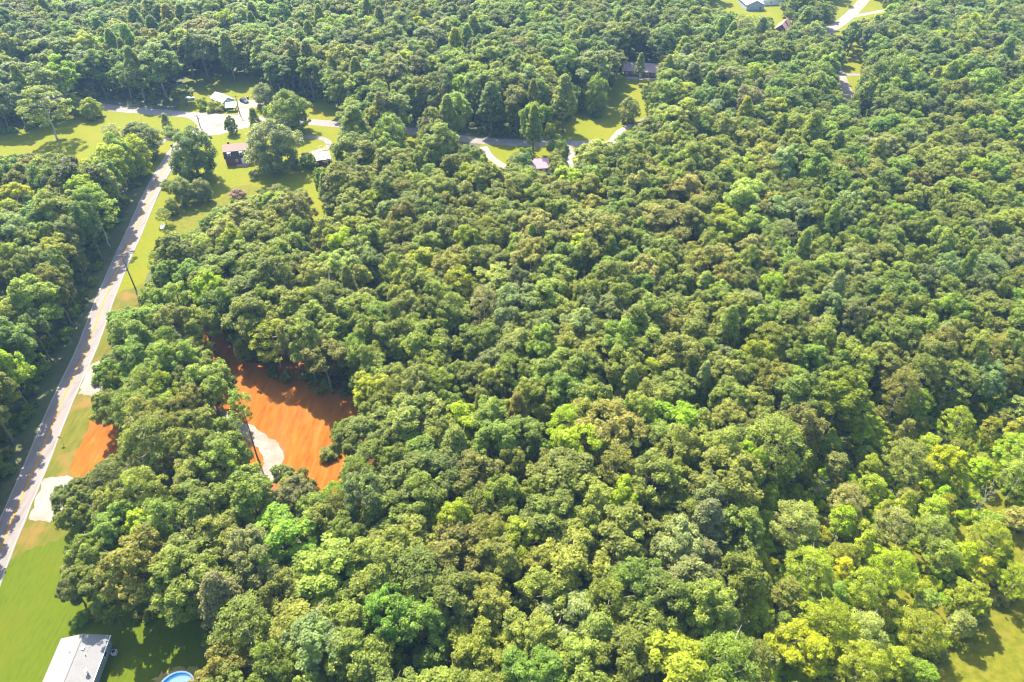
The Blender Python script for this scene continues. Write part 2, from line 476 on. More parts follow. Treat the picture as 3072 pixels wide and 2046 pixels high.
def leaf_mesh(name, centres, normals, size, lv, rs, aspect=0.62, droop=None):
    """Diamond leaf sprays, one quad each, at CENTRES facing NORMALS."""
    n = len(centres)
    t = unit(np.cross(normals, unit(rs.normal(size=(n, 3)))))
    b = np.cross(normals, t)
    s = size[:, None]
    bend = normals * s * rs.uniform(-0.25, 0.25, (n, 1))
    v = np.empty((n, 4, 3))
    v[:, 0] = centres - t * s
    v[:, 1] = centres - b * s * aspect + bend
    v[:, 2] = centres + t * s
    v[:, 3] = centres + b * s * aspect + bend
    me = bpy.data.meshes.new(name)
    me.vertices.add(n * 4)
    me.vertices.foreach_set("co", v.reshape(-1).astype(np.float32))
    me.loops.add(n * 4)
    me.loops.foreach_set("vertex_index", np.arange(n * 4, dtype=np.int32))
    me.polygons.add(n)
    me.polygons.foreach_set("loop_start", np.arange(0, n * 4, 4, dtype=np.int32))
    me.polygons.foreach_set("loop_total", np.full(n, 4, dtype=np.int32))
    me.update(calc_edges=True)
    a = me.attributes.new("lv", 'FLOAT', 'FACE')
    a.data.foreach_set("value", np.clip(lv, 0, 1).astype(np.float32))
    me.materials.append(M['leaf'])
    return me


def crown_cloud(rs, R, z0, z1, style, n_lobe, lobe_r, n_leaf, leaf):
    """Leaf clumps (lobes) over an uneven dome or spire: centres, normals, sizes, brightness."""
    cs, ns, sz, lv = [], [], [], []
    Hc = z1 - z0
    mid = np.array([0, 0, z0 + Hc * 0.42])
    lump = rs.uniform(0, 2 * math.pi, 4)
    nh = rs.randint(11, 15) if style == 'dome' else rs.randint(24, 30)
    heads = []
    for i in range(nh):
        q = (i + 0.6) / nh
        cz = 1 - (1.9 if style == 'full' else 1.55) * q
        ph = i * 2.399963 + rs.normal(0, 0.5)
        sr = math.sqrt(max(0.05, 1 - cz * cz))
        hr = R * rs.uniform(0.30, 0.46) * (1.0 if style == 'full' else 1.0)
        sh = rs.uniform(0.55, 0.86)
        heads.append(np.array([R * sr * sh * math.cos(ph), R * sr * sh * math.sin(ph), mid[2] + Hc * (0.42 if cz > 0 else 0.40) * cz * rs.uniform(0.8, 1.05), hr]))
    for i in range(n_lobe):
        f = (i + 0.5) / n_lobe
        phi = i * 2.399963 + rs.normal(0, 0.35)
        if style == 'spire':
            hz = f ** 0.9
            rad = R * (1 - hz) ** 0.62 * min(1.0, 0.55 + hz * 2.2) * rs.uniform(0.62, 1.0)
            c = np.array([rad * math.cos(phi), rad * math.sin(phi), z0 + Hc * (0.04 + 0.92 * hz)])
        elif style == 'layer':
            hz = f
            prof = math.sin(math.pi * min(1, 0.18 + 0.78 * hz)) ** 0.7
            rad = R * prof * math.sqrt(rs.uniform(0.12, 1.3))
            c = np.array([rad * math.cos(phi), rad * math.sin(phi), z0 + Hc * (0.05 + 0.9 * hz)])
        else:
            cz = 1 - (1.92 if style == 'full' else 1.66) * f   # from the top of the dome to below its equator
            sr = math.sqrt(max(0.0, 1 - cz * cz))
            wob = 1 + 0.16 * math.sin(2 * phi + lump[0]) + 0.12 * math.sin(3 * phi + lump[1]) + 0.10 * math.sin(5 * cz + lump[2])
            if style == 'full': wob = wob * (1 + 0.14 * math.sin(4 * phi + 3 * cz + lump[3]))
            sh = rs.uniform(0.66, 1.06) * wob
            c = np.array([R * sr * sh * math.cos(phi), R * sr * sh * math.sin(phi), 0]) + mid
            c[2] += Hc * (0.56 if cz > 0 else 0.42) * cz * min(sh, 1.05)
            if style in ('dome', 'full'):
                hd = heads[i % len(heads)]
                dd = unit(rs.normal(size=3) + np.array([0, 0, 0.25]) + 0.55 * unit(hd[:3] - mid))
                c = hd[:3] + dd * hd[3] * rs.uniform(0.55, 1.22) * np.array([1, 1, 0.9])
        lr = lobe_r * rs.uniform(0.72, 1.3)
        m = int(n_leaf * (lr / lobe_r) ** 2)
        d = unit(rs.normal(size=(m * 2, 3)))
        outw = unit((c - mid) * np.array([1, 1, 0.8]))
        keep = (d @ outw > -0.45) & (d[:, 2] > -0.55)
        d = d[keep][:m]
        k = len(d)
        flat = 0.45 if style == 'layer' else 0.85
        p = c + d * lr * rs.uniform(0.5, 1.18, (k, 1)) * np.array([1, 1, flat])
        nn = unit(d * 0.50 + np.array([0, 0, 0.72]) + rs.normal(0, 0.40, (k, 3)))
        cs.append(p)
        ns.append(nn)
        sz.append(leaf * rs.uniform(0.65, 1.35, k))
        lv.append(np.clip(rs.normal(0.45, 0.13) + rs.normal(0, 0.16, k), 0.02, 1))
    return np.concatenate(cs), np.concatenate(ns), np.concatenate(sz), np.concatenate(lv)


def trunk_mesh(name, rs, R, H, z0, mat, tr, limbs=6):
    mb = MB()
    lean = rs.normal(0, 0.02, 2) * H
    top = z0 + (H - z0) * 0.72
    pts = [(lean[0] * t + rs.normal(0, 0.06), lean[1] * t + rs.normal(0, 0.06), top * t) for t in (-0.01, 0.06, 0.25, 0.5, 0.75, 1.0)]
    mb.tube(pts, [tr * 1.7, tr * 1.1, tr * 0.9, tr * 0.7, tr * 0.5, tr * 0.18], 7)
    for i in range(limbs):
        a = i * 2.4 + rs.normal(0, 0.4)
        zz = z0 * 0.85 + (top - z0 * 0.85) * (i + 0.3) / limbs
        ln = R * rs.uniform(0.55, 0.85)
        t = zz / top
        b = Vector((lean[0] * t, lean[1] * t, zz))
        e = b + Vector((math.cos(a) * ln, math.sin(a) * ln, ln * rs.uniform(0.45, 0.9)))
        mdl = b.lerp(e, 0.5) + Vector((0, 0, -0.12 * ln))
        mb.tube([b, mdl, e], [tr * 0.42, tr * 0.28, tr * 0.08], 5)
    me_o = mb.build(name, mat, smooth=True)
    me = me_o.data
    bpy.data.objects.remove(me_o)
    return me


VAR = {}          # style -> list of (crown mesh, trunk mesh, radius, height)


def add_variant(style, seed, R, H, z0, shape, n_lobe, lobe_r, n_leaf, leaf, bark='bark', tr=0.28, limbs=6, aspect=0.62):
    rs = np.random.RandomState(seed)
    c, n, s, l = crown_cloud(rs, R - lobe_r * 0.6, z0, H - lobe_r * 0.5, shape, n_lobe, lobe_r, n_leaf, leaf)
    cm = leaf_mesh("crown", c, n, s, l, rs, aspect)
    tm = trunk_mesh("trunk", rs, R, H, z0, M[bark], tr, limbs)
    VAR.setdefault(style, []).append((cm, tm, R, H))


for sd in range(9):
    add_variant('oak', 10 + sd, 5.0, 17.0 + (sd % 3) * 0.8, 5.0 + (sd % 2), 'dome', 240 + 12 * (sd % 3), 0.62, 62, 0.215)  # oak, poplar and locust stand for crown shapes only, not species
for sd in range(4):
    add_variant('poplar', 30 + sd, 4.2, 19.5 + sd * 0.5, 5.5, 'dome' if sd != 2 else 'spire', 220, 0.58, 58, 0.20, limbs=7)
for sd in range(4):
    add_variant('locust', 50 + sd, 4.6, 15.5 + sd * 0.4, 5.0, 'layer', 120, 0.70, 52, 0.20, bark='pale_bark', tr=0.17, limbs=9, aspect=0.5)
for sd in range(3):
    add_variant('young', 70 + sd, 2.5, 11.5, 3.4, 'spire' if sd == 1 else 'layer', 46, 0.62, 55, 0.20, bark='pale_bark', tr=0.10, limbs=6, aspect=0.55)
for sd in range(4):
    add_variant('lawn', 130 + sd, 5.0, 11.0, 0.9, 'full', 230, 0.76, 90, 0.18, tr=0.34)
for sd in range(4):
    add_variant('shrub', 90 + sd, 1.7, 2.4, 0.15, 'dome', 34, 0.5, 60, 0.14, tr=0.05, limbs=5)
for sd in range(2):
    add_variant('thin', 100 + sd, 2.4, 21.0, 12.5, 'layer', 34, 0.7, 42, 0.22, tr=0.17, limbs=6, aspect=0.55)
for sd in range(2):
    add_variant('bare', 110 + sd, 3.0, 9.0, 2.2, 'layer', 14, 0.6, 26, 0.15, bark='pale_bark', tr=0.14, limbs=18)
for sd in range(2):
    add_variant('cedar', 120 + sd, 2.3, 9.0, 0.4, 'spire', 90, 0.55, 60, 0.15, tr=0.14, limbs=4)

TINT = {
    'olive': (0.164, 0.188, 0.027), 'green': (0.152, 0.186, 0.024), 'dark': (0.116, 0.150, 0.030), 'slate': (0.160, 0.182, 0.058),
    'brown': (0.176, 0.190, 0.030), 'yellow_green': (0.210, 0.245, 0.012), 'lime': (0.235, 0.290, 0.005), 'yellow': (0.320, 0.320, 0.005),
    'fresh': (0.155, 0.206, 0.022), 'pale': (0.200, 0.210, 0.050), 'dry': (0.19, 0.13, 0.10), 'far': (0.144, 0.180, 0.034),
}
WORD = {'olive': 'olive green', 'green': 'mid green', 'dark': 'dark green', 'slate': 'bluish grey-green', 'brown': 'brownish olive', 'yellow_green': 'yellow-green',
        'lime': 'bright lime', 'yellow': 'golden yellow', 'fresh': 'fresh green', 'pale': 'pale sage', 'dry': 'dry purplish brown', 'far': 'soft green'}
SRC = {}          # (style, k) -> a crown and a trunk object that the far wood copies


def put_tree(name, style, k, x, y, h, r, rz, tint, label=None, cat=None, group=None):
    cm, tm, R0, H0 = VAR[style][k]
    o = empty(name, (x, y, 0), rz)
    o.scale = (r / R0, r / R0, h / H0)
    t = bpy.data.objects.new("trunk", tm)
    c = bpy.data.objects.new("crown", cm)
    for ch in (t, c):
        C.objects.link(ch)
        ch.parent = o
    c["tint"] = [float(a) for a in tint]
    SRC.setdefault((style, k), (c, t))
    return tag(o, label, cat, group)


def vary(tint, r, amt=0.12):
    f = 1 + r.gauss(0, amt)
    return [max(0.005, t * f * (1 + r.gauss(0, amt * 0.5))) for t in tint]


rt = random.Random(21)
SPECIAL = []      # (base point, radius) of the trees placed one by one


def special(px, py, top, w, style, tint, label, name="lawn_tree", cat="lawn tree", group=None, k=None, squash=None):
    b = G(px, py)
    h = height_at(b, top) if squash is None else squash
    r = metres(w, b, h * 0.5) / 2
    k = rt.randrange(len(VAR[style])) if k is None else k
    SPECIAL.append((b.x, b.y, r))
    return put_tree(name, style, k, b.x, b.y, h, r, rt.uniform(0, 6.28), vary(TINT[tint], rt, 0.05), label, cat, group)


special(175, 421, 250, 140, 'locust', 'olive', "broad airy olive tree with a bare leaning trunk alone in the field")
special(238, 347, 280, 46, 'lawn', 'yellow_green', "taller narrow yellow-green tree of two beside the shaded crossroad")
special(285, 354, 291, 64, 'lawn', 'yellow_green', "wider yellow-green tree of two beside the shaded crossroad")
special(505, 390, 338, 38, 'cedar', 'slate', "grey-green cone-shaped tree on the field corner by the road junction")
special(518, 408, 382, 50, 'shrub', 'green', "low rounded hedge bush below the cone-shaped tree at the junction", "shrub", "shrub")
special(341, 412, 371, 54, 'locust', 'pale', "small pale feathery tree in the open field", k=1)
special(437, 472, 367, 122, 'lawn', 'dark', "dark round tree at the edge of the yellow field")
special(422, 530, 402, 100, 'lawn', 'yellow_green', "light yellow-green tree in front of the dark round one by the field")
special(600, 538, 378, 138, 'lawn', 'dark', "large dark lobed tree between the road and the brick house", k=0)
special(560, 612, 530, 70, 'lawn', 'slate', "lower grey-green bushy tree under the large dark roadside tree")
special(612, 606, 536, 62, 'lawn', 'slate', "low bushy tree in shade behind the large dark roadside tree")
special(699, 402, 346, 36, 'lawn', 'dark', "small round-headed tree with thin trunk on the front lawn of the brick house", k=2)
special(775, 410, 320, 50, 'cedar', 'olive', "olive cone-shaped evergreen at the edge of the gravel apron")
special(822, 364, 310, 42, 'lawn', 'olive', "small olive tree beside the cone-shaped evergreen near the gravel apron")
special(873, 394, 272, 120, 'lawn', 'green', "big domed green tree behind the house oak across the cross road")
special(836, 508, 357, 158, 'lawn', 'slate', "huge spreading grey-green oak beside the brick house", k=1)
special(930, 502, 458, 54, 'lawn', 'fresh', "bright bushy tree between the house oak and the maroon shed", k=3)
special(765, 534, 509, 32, 'shrub', 'slate', "grey-green ball-shaped bush on the lawn below the brick house", "shrub", "shrub")
special(715, 592, 570, 46, 'shrub', 'dry', "dry purplish bush in the rough meadow below the brick house", "shrub", "shrub")
special(507, 568, 540, 38, 'shrub', 'dark', "dark round bush on the road verge", "shrub", "shrub")
special(520, 642, 594, 44, 'lawn', 'olive', "upper of two small trees on the grass strip by the road", k=0)
special(500, 674, 624, 46, 'locust', 'olive', "lower of two small trees on the grass strip by the road", k=2)
special(1082, 500, 313, 130, 'poplar', 'green', "tallest rounded green tree behind the maroon shed, left of two".replace(", left of two", ""))
special(1172, 505, 350, 118, 'lawn', 'green', "wide green tree beside the tallest rounded tree along the cross road")
special(1298, 432, 358, 102, 'lawn', 'slate', "round grey-green maple-like tree next to the cross road")
special(1786, 346, 222, 74, 'lawn', 'green', "oval green tree standing alone on the ranch house lawn", k=1)
special(1725, 334, 246, 56, 'lawn', 'green', "small round tree at the wood's edge by the ranch house lawn")
special(1690, 350, 268, 52, 'lawn', 'slate', "greyish tree pressed against the wood by the ranch house lawn")
special(1885, 368, 290, 62, 'lawn', 'pale', "pale loose-leaved small tree on the ranch house lawn")
special(1914, 251, 155, 40, 'poplar', 'pale', "slim sparse grey tree in front of the ranch house roof", k=2)
special(1982, 240, 184, 34, 'locust', 'pale', "pale sparse small tree at the far end of the ranch house")
special(1976, 402, 228, 78, 'poplar', 'green', "tall tree with bare lower trunk beside the ranch house lawn", k=3)
special(2018, 404, 238, 62, 'poplar', 'green', "slimmer tall tree with bare trunk behind the ranch lawn's edge", k=0)
special(2616, 352, 150, 146, 'lawn', 'dark', "big dark tree with an exposed leaning trunk near the pale lane")
special(2905, 366, 200, 160, 'lawn', 'fresh', "large bright lobed tree at the edge of the far dark wood")
special(3040, 372, 215, 110, 'lawn', 'fresh', "bright lobed tree at the frame's edge beside the far dark wood")
special(778, 1388, 1166, 74, 'thin', 'fresh', "very tall thin tree with a bare trunk at the edge of the clay clearing", "clearing_tree", "tree")
special(762, 1374, 1290, 30, 'bare', 'olive', "short leaning dead sapling beside the tall thin tree by the clay", "clearing_tree", "tree")
special(985, 500, 425, 66, 'bare', 'pale', "nearly bare tree with pale branches over the white shed roof")
special(645, 330, 296, 44, 'shrub', 'olive', "olive bush against the cream roofed garage", "shrub", "shrub", squash=4.0)
special(612, 326, 290, 36, 'shrub', 'green', "taller green bush at the end of the cream roofed garage", "shrub", "shrub", squash=4.8)
special(664, 334, 300, 30, 'shrub', 'pale', "pale flowering bush beside the teal kiosk", "shrub", "shrub", squash=2.6)
special(560, 315, 250, 60, 'poplar', 'far', "upright bluish tree at the end of the garage lawn")
special(2390, 48, -10, 100, 'lawn', 'dark', "dark round tree between the white barn and the pale lane")
special(2460, 62, -5, 70, 'lawn', 'dark', "dark tree standing beside the pale lane at the top")
special(800, 318, 250, 70, 'lawn', 'slate', "greyish tree half hiding the steep grey cabin")

special(1275, 335, 215, 84, 'bare', 'pale', "grey dead tree with bare branches beside the tallest rounded tree", "dead_tree", "dead tree", "dead trees")
special(1940, 1660, 1556, 90, 'bare', 'dry', "bare reddish snag at the edge of a dark gap in the wood", "dead_tree", "dead tree", "dead trees")
special(2905, 1560, 1440, 60, 'bare', 'pale', "pale bare snag standing in the sunny thicket", "dead_tree", "dead tree", "dead trees")
special(2440, 1500, 1415, 60, 'bare', 'yellow_green', "half bare snag with a few yellow leaves at the thicket's rim", "dead_tree", "dead tree", "dead trees")

# ------------------------------------------------------------------ places that the photograph shows free of trees (photo pixels)
CLEAR = [
    # field
    [(0, 432), (60, 425), (150, 428), (235, 375), (250, 362), (330, 333), (480, 343), (575, 362), (580, 378), (530, 400), (490, 424), (505, 430), (475, 476), (463, 440), (440, 405), (380, 378), (360, 390), (325, 380), (305, 405), (300, 440), (260, 470), (180, 458), (0, 455)],
    # cross road in the shade
    [(320, 314), (409, 326), (520, 335), (520, 350), (430, 345), (357, 338), (320, 325)],
    # county road and its verges
    [(0, 1520), (70, 1350), (105, 1265), (165, 1155), (200, 1060), (240, 960), (290, 855), (322, 765), (345, 700), (385, 640), (404, 595), (428, 552), (474, 505), (472, 480), (495, 450), (530, 425), (552, 424), (530, 470), (557, 522), (561, 609), (578, 617), (652, 609), (678, 591), (690, 600), (640, 625), (600, 650), (575, 690), (540, 690), (500, 690), (470, 690), (452, 730), (435, 780), (438, 825), (404, 878), (335, 917), (322, 965), (300, 1073), (275, 1100), (262, 1200), (275, 1240), (300, 1282), (352, 1320), (345, 1340), (291, 1389), (253, 1416), (190, 1440), (150, 1470), (148, 1545), (170, 1588), (196, 1630), (178, 1675), (172, 1712), (155, 1766), (168, 1820), (216, 1846), (200, 1896), (237, 1906), (330, 1905), (345, 1890), (400, 1868), (480, 1862), (585, 1880), (575, 1905), (570, 1950), (590, 1998), (575, 2046), (575, 2120), (-60, 2120), (-60, 1600)],
    # yard of the brick house
    [(535, 483), (552, 430), (600, 400), (640, 402), (760, 374), (785, 400), (770, 420), (757, 450), (790, 500), (930, 500), (945, 555), (900, 562), (880, 548), (830, 545), (775, 552), (765, 565), (739, 587), (678, 591), (652, 609), (578, 617), (561, 609)],
    # junction, garage
    [(518, 343), (560, 330), (556, 275), (565, 262), (640, 250), (780, 258), (790, 300), (815, 312), (815, 345), (905, 356), (1015, 360), (1018, 385), (1005, 420), (990, 436), (992, 475), (975, 500), (945, 500), (940, 470), (905, 440), (900, 410), (760, 376), (640, 404), (585, 400), (560, 356)],
    [(955, 322), (990, 327), (990, 348), (955, 345)],
    [(925, 560), (945, 560), (950, 600), (968, 640), (962, 665), (945, 660), (938, 620), (925, 570)],
    # cross road, further on
    [(1215, 386), (1242, 392), (1243, 430), (1222, 425)],
    [(1352, 405), (1560, 419), (1545, 440), (1528, 440), (1516, 490), (1500, 500), (1478, 482), (1466, 440), (1390, 430), (1360, 416)],
    [(1608, 424), (1629, 424), (1629, 462), (1612, 460)],
    [(1600, 472), (1643, 472), (1641, 496), (1612, 506), (1604, 500)],
    [(1706, 455), (1722, 455), (1724, 490), (1708, 495)],
    [(1685, 372), (1737, 333), (1772, 313), (1833, 283), (1837, 252), (1872, 235), (1875, 190), (1968, 195), (1968, 232), (1920, 242), (1930, 260), (1918, 283), (1925, 313), (1937, 325), (1929, 348), (1892, 361), (1885, 372), (1877, 392), (1850, 405), (1764, 408), (1725, 418), (1705, 405)],
    # far lawns and lane
    [(2545, 155), (2592, 158), (2580, 195), (2570, 240), (2562, 285), (2540, 298), (2522, 272), (2518, 250), (2535, 210)],
    [(2123, -40), (2330, -40), (2330, 15), (2320, 40), (2290, 40), (2250, 45), (2180, 24), (2130, 16)],
    [(2318, 84), (2338, 58), (2370, 55), (2374, 76), (2357, 92), (2330, 90)],
    [(2500, -40), (2620, -40), (2620, 0), (2670, 24), (2670, 32), (2600, 48), (2565, 54), (2540, 75), (2530, 98), (2515, 113), (2510, 90), (2480, 92), (2475, 80), (2510, 62), (2500, 30)],
    [(2590, 305), (2625, 300), (2622, 330), (2605, 352), (2592, 345)],
    [(3056, 418), (3080, 418), (3080, 432), (3056, 432)],
    [(785, 262), (800, 258), (800, 300), (785, 300)],
    # clay clearing, its tongue and its track
    [(735, 1140), (805, 1138), (900, 1152), (935, 1188), (1050, 1210), (1065, 1235), (1018, 1252), (995, 1278), (980, 1318), (962, 1340), (932, 1352), (932, 1378), (955, 1382), (972, 1402), (978, 1425), (970, 1465), (958, 1440), (930, 1402), (910, 1398), (850, 1388), (812, 1390), (792, 1408), (778, 1395), (748, 1375), (735, 1320), (710, 1280), (686, 1257), (692, 1232), (725, 1215), (722, 1172)],
    [(640, 1035), (650, 1022), (690, 1060), (714, 1090), (716, 1120), (728, 1150), (715, 1140), (705, 1108), (682, 1085)],
    # sunny grass in the corner
    [(2930, 1900), (3000, 1850), (3100, 1790), (3100, 2100), (2820, 2100), (2870, 1980)],
]
# forest gaps near the track in the sunny corner: nothing stands there
GAPS = [[(2640, 1780), (2700, 1740), (2720, 1800), (2670, 1850)], [(2930, 1460), (2990, 1440), (3010, 1520), (2950, 1540)], [(3010, 1600), (3090, 1580), (3090, 1720), (3030, 1700)], [(2560, 1920), (2640, 1900), (2650, 1990), (2580, 2010)], [(2760, 1820), (2830, 1790), (2850, 1880), (2790, 1910)], [(2860, 1590), (2900, 1560), (2915, 1640), (2885, 1690), (2850, 1670)], [(2900, 1760), (2950, 1740), (2985, 1800), (2960, 1860), (2915, 1840)]]


def inside(polys, X, Y):
    X, Y = np.asarray(X, float), np.asarray(Y, float)
    hit = np.zeros(X.shape, bool)
    for poly in polys:
        a = np.array(poly, float)
        b = np.roll(a, -1, 0)
        w = np.zeros(X.shape, bool)
        for (x0, y0), (x1, y1) in zip(a, b):
            if y0 == y1: continue
            c = ((y0 > Y) != (y1 > Y)) & (X < (x1 - x0) * (Y - y0) / (y1 - y0) + x0)
            w ^= c
        hit |= w
    return hit


_ang = np.linspace(0, 2 * math.pi, 12, endpoint=False)
_ring = np.array([(math.cos(a) * q, math.sin(a) * q, z) for q, z in ((0.92, 0.42), (0.97, 0.62), (0.70, 0.86), (0.45, 0.45), (0.5, 0.7)) for a in _ang] + [(0, 0, 0.98), (0, 0, 0.02), (0, 0, 0.2), (0, 0, 0.5)])


def free(x, y, h, r, polys):
    X, Y, d = P(x + _ring[:, 0] * r, y + _ring[:, 1] * r, _ring[:, 2] * h)
    return not inside(polys, X, Y).any()


BRZ = [[(2260, 1480), (2420, 1330), (2600, 1200), (2850, 1170), (3300, 1120), (3300, 2300), (2180, 2300), (2200, 1900)]]
LEFTW = [[(-400, 560), (300, 520), (480, 480), (380, 640), (300, 800), (160, 1130), (0, 1500), (-400, 1900)]]
FRESH = [[(290, 800), (470, 760), (560, 830), (520, 1150), (420, 1320), (270, 1320), (230, 1120)]]


def pick(table):
    u = rt.random() * sum(w for _, w in table)
    for k, w in table:
        u -= w
        if u <= 0: return k
    return table[-1][0]


def patch_n(x, y, size):
    def h(i, j): return (math.sin(i * 127.1 + j * 311.7 + size) * 43758.5453) % 1.0
    fx, fy = x / size, y / size
    i, j = math.floor(fx), math.floor(fy)
    u, v = fx - i, fy - j
    u, v = u * u * (3 - 2 * u), v * v * (3 - 2 * v)
    return (h(i, j) * (1 - u) + h(i + 1, j) * u) * (1 - v) + (h(i, j + 1) * (1 - u) + h(i + 1, j + 1) * u) * v


def patch(x, y):
    n = patch_n(x, y, 34)
    if n < 0.34: return [('green', 4), ('slate', 2.5), ('olive', 2.5), ('fresh', 0.8)]
    if n < 0.62: return [('olive', 7), ('green', 1.5), ('brown', 0.8), ('slate', 0.8), ('yellow_green', 0.25)]
    return [('olive', 5), ('brown', 2.2), ('pale', 0.8), ('green', 1), ('yellow_green', 0.4)]


wood = []         # dicts of every tree of the wood
grid, CELL = {}, 6.0
cand = []
for iy in range(0, 160):
    Y0 = 38 + iy * 3.4
    if Y0 > 560: break
    halfw = (Y0 * CT + CAM_H * ST) * 512 / FPX + 24
    n = int(2 * halfw / 3.4)
    for ix in range(n):
        cand.append((-halfw + (ix + rt.random()) * 3.4, Y0 + rt.uniform(-2.1, 2.1)))
rt.shuffle(cand)
cand = np.array(cand)
cpx, cpy, _d = P(cand[:, 0], cand[:, 1], np.full(len(cand), 9.0))
in_br, in_left, in_fresh = inside(BRZ, cpx, cpy), inside(LEFTW, cpx, cpy), inside(FRESH, cpx, cpy)
gpx, gpy, _d = P(cand[:, 0], cand[:, 1], np.zeros(len(cand)))
NOBASE = [[(-200, 560), (-200, 420), (40, 400), (150, 380), (230, 330), (330, 300), (520, 320), (560, 250), (800, 240), (820, 290), (1010, 315), (1020, 375), (1000, 430), (930, 520), (760, 600), (560, 640), (500, 600), (530, 470), (460, 440), (300, 470)]]
on_clear = inside(CLEAR + GAPS + NOBASE, gpx, gpy)
for line, gap_ in ((road_c, 5.5), (cross_c, 6.5)):
    lx, ly = np.array([p.x for p in line]), np.array([p.y for p in line])
    on_clear |= (((cand[:, 0:1] - lx) ** 2 + (cand[:, 1:2] - ly) ** 2).min(axis=1) < gap_ ** 2)
for i, (x, y) in enumerate(cand):
    if on_clear[i]: continue
    px, py = cpx[i], cpy[i]
    far = max(0.0, min(1.0, (y - 170) / 130))
    if in_br[i]:
        style = pick([('locust', 4), ('young', 5.5), ('oak', 1.0)])
        r = {'locust': rt.uniform(3.2, 4.6), 'young': rt.uniform(1.8, 2.8), 'oak': rt.uniform(3.2, 4.4)}[style]
        h = {'locust': rt.uniform(9.5, 13.5), 'young': rt.uniform(6, 10), 'oak': rt.uniform(9, 12.5)}[style]
        gap = 0.70
        tint = pick([('yellow_green', 6), ('lime', 1.7), ('pale', 2.0), ('olive', 1.4), ('fresh', 1.4), ('yellow', 0.08)])
    else:
        if in_fresh[i]:
            style = pick([('poplar', 4), ('locust', 2), ('oak', 2)])
            tint = pick([('fresh', 6), ('green', 2), ('lime', 0.4), ('olive', 1)])
        elif in_left[i]:
            style = pick([('oak', 7), ('poplar', 1.5), ('locust', 1)])
            tint = pick([('dark', 3), ('green', 3.2), ('olive', 2.2), ('yellow_green', 0.6), ('slate', 1.2)])
        elif py < 380:
            style = pick([('oak', 5), ('poplar', 4), ('locust', 1)])
            tint = pick([('far', 4), ('green', 2), ('olive', 2.4), ('slate', 1.6), ('dark', 1.6), ('yellow_green', 0.5)])
        elif py > 1450:
            style = pick([('oak', 7), ('poplar', 1.2), ('locust', 1.0)])
            tint = pick([('olive', 6), ('brown', 3), ('green', 0.8), ('yellow_green', 0.5), ('slate', 0.5)] if patch_n(x, y, 31) > 0.42 else [('olive', 4), ('green', 3), ('slate', 1.5), ('fresh', 0.6)])
        else:
            style = pick([('oak', 7), ('poplar', 2), ('locust', 1.2)])
            tint = pick(patch(x, y))
        hs = 1.14 if in_left[i] else 1.0
        big = rt.choice([0.85, 1.0, 1.0, 1.12, 1.3])
        r = {'oak': rt.uniform(3.9, 5.6), 'poplar': rt.uniform(3.3, 4.8), 'locust': rt.uniform(3.8, 5.2)}[style] * (1 + 0.40 * far) * big
        h = {'oak': rt.uniform(15.5, 19.5), 'poplar': rt.uniform(17, 21.5), 'locust': rt.uniform(14.5, 18.5)}[style] * (1 + 0.18 * far) * hs * (0.7 + 0.3 * big)
        gap = 0.53
    cx, cyy = int(x // CELL), int(y // CELL)
    ok = True
    for ax in range(cx - 2, cx + 3):
        for ay in range(cyy - 2, cyy + 3):
            for t in grid.get((ax, ay), ()):
                if (t['x'] - x) ** 2 + (t['y'] - y) ** 2 < (gap * (t['r'] + r)) ** 2:
                    ok = False
                    break
            if not ok: break
        if not ok: break
    if not ok: continue
    if any((a - x) ** 2 + (b - y) ** 2 < (0.72 * (q + r)) ** 2 for a, b, q in SPECIAL): continue
    for sc in (1.0, 0.82, 0.66):
        if free(x, y, h * sc, r * sc, CLEAR):
            break
    else:
        continue
    t = dict(x=x, y=y, r=r * sc, h=h * sc, style=style, tint=tint, k=rt.randrange(len(VAR[style])), rz=rt.uniform(0, 6.28))
    t['px'], t['py'], t['d'] = (float(q) for q in P(x, y, t['h'] * 0.72))
    wood.append(t)
    grid.setdefault((cx, cyy), []).append(t)

rf = random.Random(77)
for q in range(9000):
    y = rf.uniform(45, 420)
    hw = (y * CT + CAM_H * ST) * 512 / FPX + 10
    x = rf.uniform(-hw, hw)
    r, h = rf.uniform(1.9, 3.0), rf.uniform(8, 13)
    cx, cyy = int(x // CELL), int(y // CELL)
    if any((t['x'] - x) ** 2 + (t['y'] - y) ** 2 < (0.66 * (t['r'] + r)) ** 2 for ax in range(cx - 2, cx + 3) for ay in range(cyy - 2, cyy + 3) for t in grid.get((ax, ay), ())): continue
    ppx, ppy, _q = P(x, y, 6.0)
    gx, gy, _q = P(x, y, 0.0)
    if inside(BRZ + CLEAR + GAPS + NOBASE, [float(ppx), float(gx)], [float(ppy), float(gy)]).any(): continue
    if any((a - x) ** 2 + (b - y) ** 2 < (0.9 * (w + r)) ** 2 for a, b, w in SPECIAL): continue
    if min((p.x - x) ** 2 + (p.y - y) ** 2 for p in road_c) < 36 or min((p.x - x) ** 2 + (p.y - y) ** 2 for p in cross_c) < 42: continue
    if not free(x, y, h, r, CLEAR): continue
    t = dict(x=x, y=y, r=r, h=h, style='oak', tint=rf.choice(['green', 'olive', 'fresh', 'dark']), k=rf.randrange(9), rz=rf.uniform(0, 6.28), low=True)
    t['px'], t['py'], t['d'] = (float(v) for v in P(x, y, h * 0.72))
    wood.append(t)
    grid.setdefault((cx, cyy), []).append(t)

